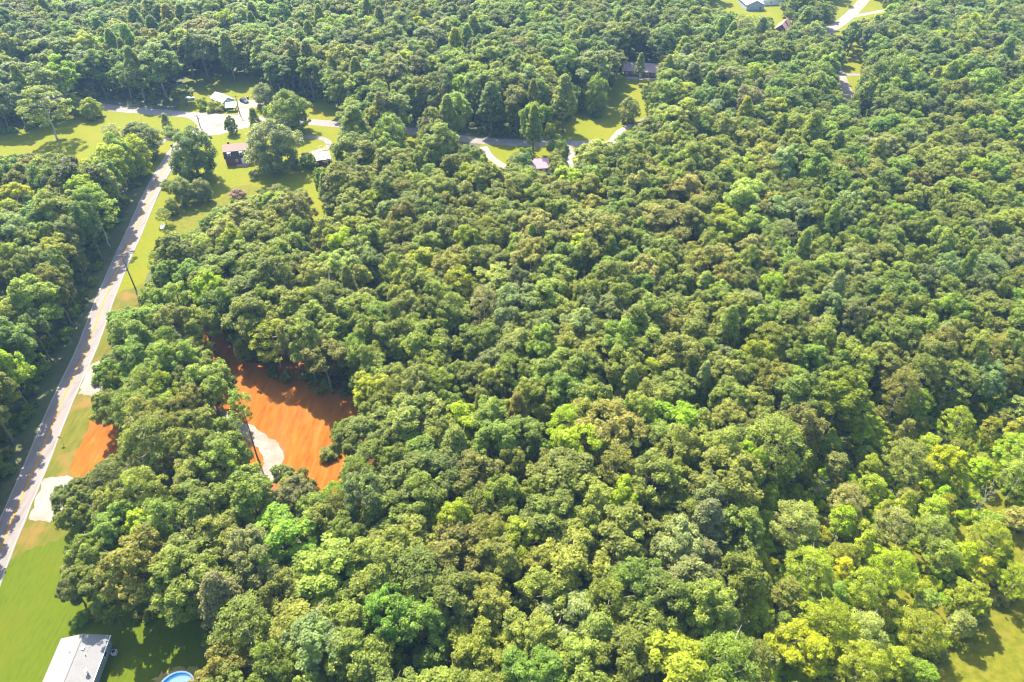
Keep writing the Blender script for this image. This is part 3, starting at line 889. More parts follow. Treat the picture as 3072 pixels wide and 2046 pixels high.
# trees whose colour stands out in the photograph
SPOTS = [(1031, 705, 'lime'), (1292, 783, 'yellow_green'), (1109, 796, 'slate'), (646, 835, 'lime'), (476, 1188, 'lime'), (520, 1150, 'lime'), (1135, 1188, 'yellow_green'), (1364, 1148, 'yellow_green'),
         (1455, 1096, 'slate'), (1644, 1135, 'fresh'), (2036, 1279, 'lime'), (2173, 1083, 'slate'), (2130, 1140, 'slate'), (2558, 1161, 'yellow_green'), (2884, 1253, 'yellow_green'), (2264, 1357, 'lime'), (1840, 1488, 'yellow_green'),
         (59, 1135, 'yellow_green'), (1018, 1762, 'fresh'), (678, 1527, 'yellow_green'), (274, 1527, 'fresh'), (2988, 1683, 'yellow'), (2518, 1683, 'yellow'), (2845, 1383, 'yellow'), (1990, 1957, 'yellow_green'),
         (1331, 1383, 'dark'), (2062, 1657, 'slate'), (809, 1422, 'slate'), (870, 880, 'dark'), (1190, 880, 'green'), (1360, 860, 'yellow_green'), (255, 510, 'yellow_green'), (1900, 1000, 'olive'), (2330, 900, 'yellow_green'), (2210, 690, 'yellow_green'), (1560, 1430, 'olive'), (1000, 1690, 'fresh'), (1490, 1500, 'fresh'), (1880, 1480, 'yellow_green')]
for sx_, sy_, tn in SPOTS:
    best = min(wood, key=lambda t: (t['px'] - sx_) ** 2 + (t['py'] - sy_) ** 2)
    if (best['px'] - sx_) ** 2 + (best['py'] - sy_) ** 2 < 90 ** 2: best['tint'] = tn

# the nearest trees stand one by one; what lies beyond reads as one mass
NAME = {'oak': ('oak_tree', 'broadleaf tree'), 'poplar': ('poplar_tree', 'poplar tree'), 'locust': ('locust_tree', 'locust tree'), 'young': ('sapling', 'sapling')}  # broadleaf trees of unknown species, told apart by crown shape
QUOTA = {'oak': 290, 'poplar': 140, 'locust': 140, 'young': 120}
ANCHOR = [(60, 640, "in the wood across the road from the meadow"), (230, 600, "at the field side of the wood across the road"), (60, 880, "in the wood across the road from the utility pole"), (200, 850, "overhanging the road opposite the utility pole"),
          (60, 1090, "in the shady roadside wood opposite the gravel pads"), (60, 1300, "low at the frame edge across the road"), (440, 720, "beside the road by the white dish"), (560, 790, "behind the utility pole"), (430, 950, "along the grassy verge below the utility pole"),
          (330, 1120, "beside the upper gravel pad"), (440, 1260, "above the clay bank by the road"), (620, 950, "above the dirt track"), (800, 880, "in the wood beyond the clay clearing"), (700, 1010, "beside the dirt track"), (850, 1060, "along the shaded upper edge of the clay"),
          (620, 1150, "between the dirt track and the road verge"), (600, 1350, "between the clay and the gravel drive's shade"), (400, 1400, "below the clay bank"), (260, 1530, "beside the lower gravel pad"), (1020, 1120, "at the corner of the clay clearing"),
          (1090, 1330, "along the sunny side of the clay clearing"), (820, 1500, "on the near edge of the clay clearing"), (980, 1520, "at the end of the clay tongue"), (480, 1550, "in the wood behind the small lawn"), (300, 1720, "on the edge of the small lawn"),
          (560, 1750, "above the mobile home's shaded lawn"), (430, 1640, "in the wood above the mobile home"), (700, 1900, "beside the blue pool"), (850, 1700, "in the wood above the pool"), (950, 1950, "below the pool wood at the bottom edge"), (1150, 1900, "at the bottom of the brownish trees"),
          (1200, 1650, "among the brownish trees"), (1350, 1400, "in the middle of the olive wood"), (1250, 1200, "in the olive wood past the clearing"), (1150, 950, "in the far olive wood past the clearing"), (1000, 740, "in the wood below the maroon shed"), (820, 700, "around the rough meadow's end"),
          (1300, 760, "in the wood below the round maple-like tree"), (1550, 700, "below the pink roofed house"), (1800, 650, "below the gravel driveway's houses"), (1500, 950, "in the high middle of the olive wood"), (1750, 900, "in the deep olive wood towards the ranch"),
          (1650, 1150, "in the central wood"), (1600, 1550, "below the central wood"), (1500, 1850, "at the bottom centre of the wood"), (1850, 1350, "where the wood meets a dark gap"), (1800, 1700, "beside the dark lower gaps"), (1900, 1950, "at the bottom edge by the dark gaps"),
          (2050, 1050, "near the great grey-green crowns"), (2100, 800, "in the upper wood towards the big leaning tree"), (2350, 700, "in the wood below the pale lane"), (2400, 950, "in the wood above the sunny thicket"), (2700, 750, "below the large bright lobed tree"), (2700, 1000, "in the wood above the orange-tipped tree"),
          (2950, 900, "by the frame edge below the far dark wood"), (2980, 1150, "by the frame edge above the thicket"), (2300, 1200, "at the upper rim of the sunny thicket"), (2550, 1250, "at the shaded rim of the sunny thicket"), (2800, 1300, "around the orange-tipped tree of the thicket"), (2150, 1500, "on the dark side of the sunny thicket"),
          (2350, 1600, "inside the sunny thicket's dark side"), (2600, 1500, "in the middle of the sunny thicket"), (2850, 1500, "in the sunny thicket's brightest part"), (3000, 1450, "at the thicket's frame edge"), (2250, 1850, "at the thicket's lower dark end"), (2500, 1800, "in the lower thicket"),
          (2450, 2000, "in the thicket at the bottom edge"), (2700, 1750, "beside the grassy gaps of the thicket"), (2750, 1950, "next to the sunny grass corner"), (2980, 1700, "between grassy gap and frame edge"), (2980, 1850, "just above the sunny grass corner")]
SIZE = [(0.86, "small"), (0.95, "medium"), (1.08, "large"), (9, "big")]
FORM = {'oak': 'domed', 'poplar': 'tall', 'locust': 'feathery', 'young': 'slender'}
ORD = ["uppermost", "second", "third", "fourth", "fifth", "sixth", "seventh", "eighth", "ninth", "tenth"]
NUM = ["", "", "two", "three", "four", "five", "six", "seven", "eight", "nine", "ten"]
singles, mass = [], []
left = dict(QUOTA)
for t in sorted(wood, key=lambda t: t['d']):
    if not t.get('low') and left[t['style']] > 0 and 25 < t['px'] < 3047 and 20 < t['py'] < 2030:
        left[t['style']] -= 1
        singles.append(t)
    else:
        mass.append(t)
by = {}
for t in singles:
    a = min(ANCHOR, key=lambda a: (a[0] - t['px']) ** 2 + (a[1] - t['py']) ** 2)
    t['zone'] = a[2]
    key = (t['tint'], t['style'], a[2])
    by.setdefault(key, []).append(t)
for (tn, st, zone), ts in by.items():
    ts.sort(key=lambda t: t['py'])
    for i, t in enumerate(ts):
        base = "%s %s %s %s" % (WORD[tn], FORM[st], NAME[st][1].split()[0], zone)
        zone_n = len(base.replace("-", " ").split())
        if zone_n > 12: base = base.replace(FORM[st] + " ", "")
        if len(ts) == 1:
            t['label'] = base
        elif len(ts) == 2:
            t['label'] = base + ", " + ("upper" if i == 0 else "lower") + " of two"
        elif i == len(ts) - 1:
            t['label'] = base + ", lowest of " + NUM[min(len(ts), 10)]
        else:
            t['label'] = base + ", " + ORD[min(i, 9)] + (" of " + NUM[min(len(ts), 10)] if i == 0 else " from top")
rv = random.Random(5)
for t in singles:
    nm, ct = NAME[t['style']]
    put_tree(nm, t['style'], t['k'], t['x'], t['y'], t['h'], t['r'], t['rz'], vary(TINT[t['tint']], rv), t['label'], ct, ct + "s of the wood")
for st in NAME:                                # every shape needs one standing tree to copy
    for k in range(len(VAR[st])):
        if (st, k) not in SRC:
            t = next((q for q in mass if q['style'] == st and q['k'] == k), None)
            if t:
                mass.remove(t)
                put_tree(NAME[st][0], st, k, t['x'], t['y'], t['h'], t['r'], t['rz'], vary(TINT[t['tint']], rv), WORD[t['tint']] + " tree of the far wood", NAME[st][1], NAME[st][1] + "s of the wood")


def instancer(name, items, kind, keys):
    """One object that repeats the given shapes at many points (geometry nodes)."""
    n = len(items)
    me = bpy.data.meshes.new(name)
    me.vertices.add(n)
    me.vertices.foreach_set("co", np.array([(t['x'], t['y'], 0.0) for t in items], np.float32).reshape(-1))

    def attr(nm, typ, vals, field):
        a = me.attributes.new(nm, typ, 'POINT')
        a.data.foreach_set(field, np.array(vals, np.float32 if typ != 'INT' else np.int32).reshape(-1))
    attr("idx", 'INT', [keys.index((t['style'], t['k'])) for t in items], "value")
    attr("rot", 'FLOAT_VECTOR', [(0, 0, t['rz']) for t in items], "vector")
    attr("scl", 'FLOAT_VECTOR', [(t['r'] / VAR[t['style']][t['k']][2],) * 2 + (t['h'] / VAR[t['style']][t['k']][3],) for t in items], "vector")
    attr("tint", 'FLOAT_VECTOR', [vary(TINT[t['tint']], rv) for t in items], "vector")
    o = link_mesh(name, me)
    ng = bpy.data.node_groups.new(name, 'GeometryNodeTree')
    ng.interface.new_socket("Geometry", in_out='INPUT', socket_type='NodeSocketGeometry')
    ng.interface.new_socket("Geometry", in_out='OUTPUT', socket_type='NodeSocketGeometry')
    N, L = ng.nodes, ng.links
    gi, go, join = N.new("NodeGroupInput"), N.new("NodeGroupOutput"), N.new("GeometryNodeJoinGeometry")

    def named(nm, typ):
        q = N.new("GeometryNodeInputNamedAttribute")
        q.data_type = typ
        q.inputs["Name"].default_value = nm
        return q.outputs["Attribute"]
    idx, rot, scl = named("idx", 'INT'), named("rot", 'FLOAT_VECTOR'), named("scl", 'FLOAT_VECTOR')
    for i, key in enumerate(keys):
        if not any((t['style'], t['k']) == key for t in items): continue
        j2 = N.new("GeometryNodeJoinGeometry")
        for src in SRC[key]:
            oi = N.new("GeometryNodeObjectInfo")
            oi.transform_space = 'ORIGINAL'
            oi.inputs["Object"].default_value = src
            L.new(oi.outputs["Geometry"], j2.inputs[0])
        g2 = N.new("GeometryNodeGeometryToInstance")
        L.new(j2.outputs[0], g2.inputs[0])
        cmp_ = N.new("FunctionNodeCompare")
        cmp_.data_type = 'INT'
        cmp_.operation = 'EQUAL'
        L.new(idx, cmp_.inputs[2])
        cmp_.inputs[3].default_value = i
        ip = N.new("GeometryNodeInstanceOnPoints")
        L.new(gi.outputs[0], ip.inputs["Points"])
        L.new(cmp_.outputs[0], ip.inputs["Selection"])
        L.new(g2.outputs[0], ip.inputs["Instance"])
        L.new(rot, ip.inputs["Rotation"])
        L.new(scl, ip.inputs["Scale"])
        L.new(ip.outputs[0], join.inputs[0])
    L.new(join.outputs[0], go.inputs[0])
    md = o.modifiers.new("scatter", 'NODES')
    md.node_group = ng
    return tag(o, kind=kind)


keys = [(st, k) for st in VAR for k in range(len(VAR[st]))]
tag(instancer("forest", mass, 'stuff', keys), label="dense summer wood of broadleaf trees stretching behind the houses", cat="forest")
under = []
ru = random.Random(9)
for i in range(5200):
    x, y = ru.uniform(20, 150), ru.uniform(40, 150)
    under.append((x, y, 'thicket'))
for i in range(9000):
    y = ru.uniform(45, 330)
    hw = (y * CT + CAM_H * ST) * 512 / FPX + 10
    under.append((ru.uniform(-hw, hw), y, 'floor'))
ua = np.array([(q[0], q[1]) for q in under])
upx, upy, _d = P(ua[:, 0], ua[:, 1], np.zeros(len(ua)))
u_br, u_clear = inside(BRZ, upx, upy), inside(CLEAR + NOBASE, upx, upy)
u_gap = inside(GAPS, upx, upy)
for line, gap_ in ((road_c, 5.0), (cross_c, 5.0), (track, 3.0)):
    lx, ly = np.array([p.x for p in line]), np.array([p.y for p in line])
    u_clear |= (((ua[:, 0:1] - lx) ** 2 + (ua[:, 1:2] - ly) ** 2).min(axis=1) < gap_ ** 2)
bushes = []
for i, (x, y, kind) in enumerate(under):
    if u_clear[i] or u_gap[i] or (kind == 'thicket') != bool(u_br[i]): continue
    if kind == 'thicket':
        r, h = ru.uniform(0.5, 1.7), ru.uniform(0.5, 2.6)
        tn = ru.choice(['lime', 'lime', 'lime', 'yellow_green', 'yellow_green', 'yellow_green', 'fresh', 'pale'])
    else:
        r, h = ru.uniform(0.8, 1.9), ru.uniform(0.8, 3.2)
        tn = ru.choice(['dark', 'green', 'green', 'dark', 'olive', 'fresh'])
    if not free(x, y, h, r, CLEAR): continue
    bushes.append(dict(x=x, y=y, r=r, h=h, style='shrub', k=ru.randrange(4), rz=ru.uniform(0, 6.28), tint=tn))
tag(instancer("undergrowth", bushes, 'stuff', keys), label="low leafy undergrowth filling the gaps under the trees", cat="undergrowth")
print("WOOD", len(wood), "singles", len(singles), "mass", len(mass), left)
#@@REST
# ------------------------------------------------------------------ buildings


def frame_from(a, b):
    """Front edge from ground point a (left) to b (right): origin, turn and length."""
    d = b - a
    return a, math.atan2(d.y, d.x), d.length


def window(parent, x, z, w, h, y=-0.03, mat_frame='white', axis='x', depth=0.08, sill=False):
    """Frame with a pane; on the front (axis x, at y) or on an end wall (axis y, x is the wall's plane)."""
    f = MB()
    t = 0.11
    for (x0, z0, x1, z1) in ((x - w / 2, z, x + w / 2, z + t), (x - w / 2, z + h - t, x + w / 2, z + h), (x - w / 2, z + t, x - w / 2 + t, z + h - t), (x + w / 2 - t, z + t, x + w / 2, z + h - t), (x - w / 2 + t, z + h / 2 - 0.04, x + w / 2 - t, z + h / 2 + 0.04)):
        if axis == 'x': f.box(x0, y - depth, z0, x1, y, z1)
        else: f.box(y - 0.0, x0, z0, y + depth, x1, z1)
    fo = f.build("window", M[mat_frame], parent)
    p = MB()
    if axis == 'x': p.box(x - w / 2 + t, y - depth * 0.5, z + t, x + w / 2 - t, y - 0.004, z + h - t)
    else: p.box(y + 0.004, x - w / 2 + t, z + t, y + depth * 0.5, x + w / 2 - t, z + h - t)
    p.build("pane", M['glass'], fo)
    return fo


def door(parent, x, w, h, y=-0.03, mat='white', z=0.0):
    d = MB()
    d.box(x - w / 2, y - 0.06, z, x + w / 2, y, z + h)
    for i in (0.12, 0.56):
        d.box(x - w * 0.32, y - 0.085, z + h * i, x + w * 0.32, y - 0.062, z + h * (i + 0.3))
    o = d.build("door", M[mat], parent)
    k = MB()
    k.box(x + w * 0.36, y - 0.14, z + h * 0.46, x + w * 0.44, y - 0.062, z + h * 0.5)
    k.build("handle", M['metal'], o)
    return o


def gable(name, label, a, b, depth, eave, ridge, roof, wall, axis='x', over=0.45, cat="house"):
    """Walls and a two-slope roof; the ridge runs along the front (x) or away from it (y)."""
    org, rz, W = frame_from(a, b)
    root = tag(empty(name, org, rz), label, cat)
    D = depth
    w = MB()
    t = 0.16
    if axis == 'x':
        w.prism([(0, 0), (D, 0), (D, eave), (D / 2, ridge), (0, eave)], 0, W, 'x')
        k = (ridge - eave) / (D / 2)
        r = MB()
        r.prism([(-over, eave - over * k + 0.02), (D / 2, ridge + 0.02), (D / 2, ridge + 0.02 + t), (-over, eave - over * k + 0.02 + t)], -over, W + over, 'x')
        r.prism([(D + over, eave - over * k + 0.02), (D / 2, ridge + 0.02), (D / 2, ridge + 0.02 + t), (D + over, eave - over * k + 0.02 + t)], -over, W + over, 'x')
    else:
        w.prism([(0, 0), (W, 0), (W, eave), (W / 2, ridge), (0, eave)], 0, D, 'y')
        k = (ridge - eave) / (W / 2)
        r = MB()
        r.prism([(-over, eave - over * k + 0.02), (W / 2, ridge + 0.02), (W / 2, ridge + 0.02 + t), (-over, eave - over * k + 0.02 + t)], -over, D + over, 'y')
        r.prism([(W + over, eave - over * k + 0.02), (W / 2, ridge + 0.02), (W / 2, ridge + 0.02 + t), (W + over, eave - over * k + 0.02 + t)], -over, D + over, 'y')
    w.build("wall", M[wall], root)
    ro = r.build("roof", M[roof], root)
    return root, ro, W


# brick house with the steep dark lower roof
org, rz, W = frame_from(G(681, 497), G(753, 490))
house = tag(empty("brick_house", org, rz), "red-brown brick house with steep dark lower roof, tan upper roof and white windows", "house")
D = 7.6
MB().box(0, 0, 0, W, D, 2.7).build("wall", M['brick'], house)
MB().prism([(0.55, 2.78), (D - 0.55, 2.78), (D - 0.95, 5.0), (D / 2, 6.5), (0.95, 5.0)], 0.0, W - 0.05, 'x').build("gable_wall", M['white'], house)
r = MB()
r.prism([(-0.35, 2.70), (0.5, 2.70), (0.95, 5.05), (0.62, 5.05)], -0.3, W + 0.3, 'x')
r.prism([(D + 0.35, 2.70), (D - 0.5, 2.70), (D - 0.95, 5.05), (D - 0.62, 5.05)], -0.3, W + 0.3, 'x')
r.build("lower_roof", M['dark_roof'], house)
r = MB()
r.prism([(0.5, 5.06), (D / 2, 6.52), (D / 2, 6.70), (0.45, 5.22)], -0.35, W + 0.35, 'x')
r.prism([(D - 0.5, 5.06), (D / 2, 6.52), (D / 2, 6.70), (D - 0.45, 5.22)], -0.35, W + 0.35, 'x')
ro = r.build("roof", M['tan_roof'], house)
MB().box(W * 0.16, D / 2 + 0.5, 5.6, W * 0.16 + 0.7, D / 2 + 1.2, 7.3).build("chimney", M['brick'], ro)
for fx in (0.20, 0.69):
    f = MB()
    x = W * fx
    f.box(x - 0.55, 0.02, 3.0, x + 0.55, 0.9, 4.75)
    f.prism([(-0.1, 4.76), (1.0, 4.86), (1.0, 5.0), (-0.1, 4.9)], x - 0.65, x + 0.65, 'x')
    dm = f.build("dormer", M['white'], house)
    MB().box(x - 0.36, -0.03, 3.2, x + 0.36, 0.015, 4.5).build("pane", M['glass'], dm)
window(house, W * 0.46, 1.2, 0.9, 1.0)
door(house, W * 0.70, 1.0, 2.1, z=0.3)
dk = MB()
dk.box(W * 0.42, -2.4, 0.22, W * 0.92, -0.02, 0.34)
for x in (0.44, 0.66, 0.90):
    dk.box(W * x - 0.05, -2.3, 0, W * x + 0.05, -2.2, 0.215)
dk.box(W * 0.42, -2.7, 0.05, W * 0.92, -2.41, 0.16)
dk.build("deck", M['deck'], house)
tr = MB()
tr.prism([(0.75, 3.4), (D / 2, 6.42), (D - 0.75, 3.4), (D - 0.95, 3.4), (D / 2, 6.1), (0.95, 3.4)], W + 0.0, W + 0.12, 'x')
tr.build("trim", M['white'], house)
window(house, D * 0.42, 3.5, 0.8, 1.3, y=W + 0.13, axis='y')

# shed with white roof
shed, ro, W = gable("shed", "maroon shed with bright white roof behind the bare tree", G(948, 500), G(992, 494), 6.0, 2.6, 3.7, 'white_metal', 'maroon', cat="shed")
door(shed, W * 0.4, 1.3, 2.1, mat='maroon')
window(shed, W * 0.75, 1.1, 0.8, 0.8)

# garage with cream roof, doors in the gable towards the apron
ga, gb = G(672, 327), G(706, 316)
org, rz, W = frame_from(ga, gb)
gar, ro, W = gable("garage", "cream roofed garage with two white doors and shrubs along its side", ga, gb, 9.5, 2.7, 4.2, 'cream_roof', 'siding_grey', axis='y', cat="garage")
for fx in (0.27, 0.73):
    d = MB()
    x = W * fx
    d.box(x - W * 0.19, -0.07, 0.02, x + W * 0.19, -0.004, 2.25)
    for i in range(3):
        d.box(x - W * 0.17, -0.10, 0.15 + i * 0.7, x + W * 0.17, -0.072, 0.7 + i * 0.7)
    o = d.build("garage_door", M['white'], gar)
    MB().box(x - 0.15, -0.14, 0.3, x + 0.15, -0.102, 0.36).build("handle", M['metal'], o)
MB().box(W * 0.42, -0.05, 2.75, W * 0.58, -0.004, 3.25).build("vent", M['white'], gar)

# kiosk of teal sheet on black posts
a, b = G(681, 336), G(710, 334)
org, rz, W = frame_from(a, b)
kio = tag(empty("kiosk", org, rz), "low teal roof on black posts in front of the cream garage", "shelter")
MB().prism([(-0.5, 1.9), (3.2, 3.0), (3.2, 3.1), (-0.5, 2.0)], -0.3, W + 0.3, 'x').build("roof", M['teal'], kio)
for i in range(4):
    p = MB()
    x = W * (0.04 + 0.30 * i)
    p.box(x - 0.12, 0, 0, x + 0.12, 0.24, 2.02)
    p.box(x - 0.17, -0.05, 0, x + 0.17, 0.29, 0.12)
    p.build("post", M['black'], kio)
for i in (0.04, 0.94):
    MB().box(W * i - 0.1, 2.7, 0, W * i + 0.1, 2.9, 2.88).build("post", M['black'], kio)
# yellow board among the shrubs
b = G(660, 333)
sg = tag(empty("notice_board", b, 0.1), "small yellow board on two legs beside the teal shelter", "sign")
MB().box(-0.7, -0.04, 0.5, 0.7, 0.04, 1.7).build("board", M['sign_yellow'], sg, bevel=0.02)
for s in (-0.5, 0.5):
    MB().box(s - 0.05, 0.045, 0, s + 0.05, 0.12, 1.6).build("leg", M['white'], sg)

# steep grey cabin behind the tree
cab, ro, W = gable("cabin", "steep roofed grey cabin half hidden by a tree beyond the apron", G(783, 292), G(803, 291), 7.5, 2.2, 6.6, 'shingle_grey', 'siding_grey', axis='y', over=0.3, cat="cabin")
window(cab, W * 0.5, 3.4, 0.9, 1.1)
door(cab, W * 0.5, 1.0, 2.0, mat='white')

# pink roofed house
ph, ro, W = gable("pink_roofed_house", "white walled house with faded pink metal roof among the trees", G(1590, 526), G(1652, 522), 7.5, 2.7, 4.4, 'pink_roof', 'white')
window(ph, W * 0.22, 1.0, 1.2, 1.2)
window(ph, W * 0.8, 1.0, 1.2, 1.2)
door(ph, W * 0.5, 1.0, 2.1, mat='brown_roof')
# grey roofed house almost hidden further on
hh, ro, W = gable("white_cottage", "white walled cottage almost hidden by trees below the gravel driveway", G(1955, 560), G(2020, 556), 8.0, 2.7, 4.2, 'shingle_grey', 'white')
window(hh, W * 0.3, 1.0, 1.1, 1.2)
door(hh, W * 0.6, 1.0, 2.1)

# ranch house
rh, ro, W = gable("ranch_house", "long brown roofed ranch house across the top of its own lawn", G(1868, 226), G(1970, 233), 10.0, 2.6, 4.7, 'brown_roof', 'brick', over=0.7)
for fx in (0.1, 0.3, 0.72, 0.88):
    window(rh, W * fx, 1.0, 1.3, 1.2)
door(rh, W * 0.52, 1.1, 2.1)
MB().box(W * 0.35, 5.6, 3.9, W * 0.35 + 0.9, 6.5, 5.7).build("chimney", M['brick'], ro)

# white barn and its second wing at the top
wb, ro, W = gable("white_barn", "white barn with pale blue-grey gable on the far lawn", G(2238, 32), G(2290, 31), 16.0, 3.2, 5.6, 'white_metal', 'siding_grey', axis='y', over=0.4, cat="barn")
for fx in (0.25, 0.55):
    window(wb, W * fx, 1.0, 1.1, 1.2)
door(wb, W * 0.8, 1.0, 2.1, mat='glass')
wb2, ro, W = gable("white_outbuilding", "long white roofed outbuilding behind the white barn", G(2288, 17), G(2345, 15), 12.0, 3.2, 5.0, 'white_metal', 'white', axis='x', over=0.4, cat="barn")
window(wb2, W * 0.4, 1.2, 1.2, 1.0)
# brown house in the far trees
bh, ro, W = gable("brown_roofed_house", "house with a pinkish brown roof deep in the trees below the white barn", G(2318, 106), G(2358, 112), 13.0, 3.0, 6.2, 'tan_roof', 'brick', axis='y', over=0.6)
window(bh, W * 0.3, 1.0, 1.2, 1.2)
window(bh, W * 0.7, 1.0, 1.2, 1.2)
# red house cut by the frame
rd, ro, W = gable("red_house", "small red building peeping out at the frame's edge", G(3052, 438), G(3110, 440), 7.0, 2.8, 3.9, 'brown_roof', 'red_wall')
window(rd, W * 0.4, 1.0, 1.0, 1.0)

# mobile home: corners from its roof
EV = 2.7
A_ = G(330, 1905, EV)
B_ = G(177, 1929, EV)
C_ = G(277, 2046, EV)
u_ = (C_ - A_).normalized()                 # along the house, towards the camera
v_ = Vector((u_.y, -u_.x, 0))
if v_.dot(B_ - A_) < 0: v_ = -v_
WD = (B_ - A_).dot(v_)
LEN = 17.5
home = empty("mobile_home", (B_.x, B_.y, 0))
home.location = A_ + v_ * WD
home.location.z = 0
home.rotation_euler = (0, 0, math.atan2(u_.y, u_.x))
tag(home, "grey mobile home with pale shingled roof and vents beside the pool", "mobile home")
# local x runs along the home; local y from the far-left eave to the eave on the right
sgn = 1.0 if Vector((-u_.y, u_.x, 0)).dot(-v_) > 0 else -1.0
RIDGE = 3.75


def yy(q): return sgn * q


MB().box(0.35, min(yy(0.35), yy(WD - 0.35)), 0.0, LEN - 0.35, max(yy(0.35), yy(WD - 0.35)), 2.55).build("wall", M['siding_grey'], home)
r = MB()
k = (RIDGE - EV) / (WD / 2)
r.prism([(yy(0), EV - 0.14), (yy(WD / 2), RIDGE - 0.14), (yy(WD / 2), RIDGE), (yy(0), EV)], 0, LEN, 'x')
r.prism([(yy(WD), EV - 0.14), (yy(WD / 2), RIDGE - 0.14), (yy(WD / 2), RIDGE), (yy(WD), EV)], 0, LEN, 'x')
roof = r.build("roof", M['shingle_grey'], home)
e = MB()
for q in (0.36, WD - 0.36):
    e.prism([(yy(0.36), 2.56), (yy(WD - 0.36), 2.56), (yy(WD / 2), RIDGE - 0.16)], 0.36 if q < 1 else LEN - 0.56, 0.56 if q < 1 else LEN - 0.36, 'x')
e.build("gable_wall", M['siding_grey'], home)
gt = MB()
gt.box(0, min(yy(WD + 0.02), yy(WD + 0.14)), EV - 0.16, LEN, max(yy(WD + 0.02), yy(WD + 0.14)), EV - 0.03)
gt.build("gutter", M['white'], home)
MB().box(0, min(yy(WD / 2 - 0.12), yy(WD / 2 + 0.12)), RIDGE - 0.02, LEN, max(yy(WD / 2 - 0.12), yy(WD / 2 + 0.12)), RIDGE + 0.05).build("ridge_cap", M['shingle_grey'], roof)


def roof_z(q): return EV + k * (q if q < WD / 2 else WD - q)


for (x, q, kind) in ((2.6, WD * 0.60, 'cap'), (3.7, WD * 0.70, 'pipe'), (3.0, WD * 0.36, 'pipe'), (6.6, WD * 0.86, 'flue'), (8.9, WD * 0.62, 'cap'), (9.0, WD * 0.36, 'pipe')):
    z = roof_z(q)
    v = MB()
    if kind == 'flue':
        v.tube([(x, yy(q), z - 0.2), (x, yy(q), z + 0.85)], [0.14, 0.14], 10)
        v.tube([(x, yy(q), z + 0.85), (x, yy(q), z + 1.0), (x, yy(q), z + 1.12)], [0.34, 0.34, 0.1], 12)
        v.build("flue", M['white'], roof)
    elif kind == 'cap':
        v.box(x - 0.28, min(yy(q - 0.28), yy(q + 0.28)), z - 0.2, x + 0.28, max(yy(q - 0.28), yy(q + 0.28)), z + 0.16)
        v.build("roof_vent", M['white'], roof)
    else:
        v.tube([(x, yy(q), z - 0.2), (x, yy(q), z + 0.35)], [0.07, 0.07], 8)
        v.build("vent_pipe", M['metal'], roof)
yw = WD - 0.34
for x in (2.2, 9.5):
    f = MB()
    f.box(x, min(yy(yw), yy(yw + 0.08)), 1.0, x + 1.1, max(yy(yw), yy(yw + 0.08)), 2.2)
    fo = f.build("window", M['white'], home)
    MB().box(x + 0.12, min(yy(yw + 0.085), yy(yw + 0.10)), 1.12, x + 0.98, max(yy(yw + 0.085), yy(yw + 0.10)), 2.08).build("pane", M['glass'], fo)
f = MB()
f.box(8.0, min(yy(yw), yy(yw + 0.07)), 0.35, 8.95, max(yy(yw), yy(yw + 0.07)), 2.35)
do = f.build("door", M['white'], home)
MB().box(8.75, min(yy(yw + 0.075), yy(yw + 0.16)), 1.25, 8.83, max(yy(yw + 0.075), yy(yw + 0.16)), 1.33).build("handle", M['metal'], do)
# air conditioner by the wall
ac = tag(empty("air_conditioner", home.location + u_ * 2.0 - v_ * (WD + 0.6), home.rotation_euler.z), "small grey air conditioner at the shaded wall of the mobile home", "air conditioner")
MB().box(-0.4, -0.4, 0, 0.4, 0.4, 0.8).build("case", M['metal'], ac, bevel=0.03)
mb = MB()
mb.tube([(0, 0, 0.8), (0, 0, 0.86)], [0.33, 0.30], 14)
mb.build("fan_guard", M['black'], ac)

# round pool: circle through three rim points
RIM = 1.25
q1, q2, q3 = G(490, 2040, RIM), G(540, 2014.5, RIM), G(579, 2033, RIM)
ax, ay, bx_, by_, cx_, cy_ = q1.x, q1.y, q2.x, q2.y, q3.x, q3.y
dd = 2 * (ax * (by_ - cy_) + bx_ * (cy_ - ay) + cx_ * (ay - by_))
ux = ((ax * ax + ay * ay) * (by_ - cy_) + (bx_ * bx_ + by_ * by_) * (cy_ - ay) + (cx_ * cx_ + cy_ * cy_) * (ay - by_)) / dd
uy = ((ax * ax + ay * ay) * (cx_ - bx_) + (bx_ * bx_ + by_ * by_) * (ax - cx_) + (cx_ * cx_ + cy_ * cy_) * (bx_ - ax)) / dd
PR = math.hypot(ax - ux, ay - uy)
print("POOL", ux, uy, PR, "HOME", WD, "BRICK", (G(753, 490) - G(681, 497)).length, "POLE", height_at(G(408, 870), 763))
pool = tag(empty("pool", (ux, uy, 0)), "round above-ground pool with white rim and blue liner", "pool")


def ring(name, r0, r1, z0, z1, mat, parent, seg=64):
    m = MB()
    for i in range(seg):
        a0, a1 = 2 * math.pi * i / seg, 2 * math.pi * (i + 1) / seg
        c0, s0, c1, s1 = math.cos(a0), math.sin(a0), math.cos(a1), math.sin(a1)
        for (ra, za, rb, zb) in ((r0, z0, r0, z1), (r0, z1, r1, z1), (r1, z1, r1, z0), (r1, z0, r0, z0)):
            m.poly([(ra * c0, ra * s0, za), (ra * c1, ra * s1, za), (rb * c1, rb * s1, zb), (rb * c0, rb * s0, zb)])
    o = m.build(name, mat, parent)
    bm = bmesh.new()
    bm.from_mesh(o.data)
    bmesh.ops.remove_doubles(bm, verts=bm.verts, dist=0.001)
    bmesh.ops.recalc_face_normals(bm, faces=bm.faces)
    bm.to_mesh(o.data)
    bm.free()
    return o


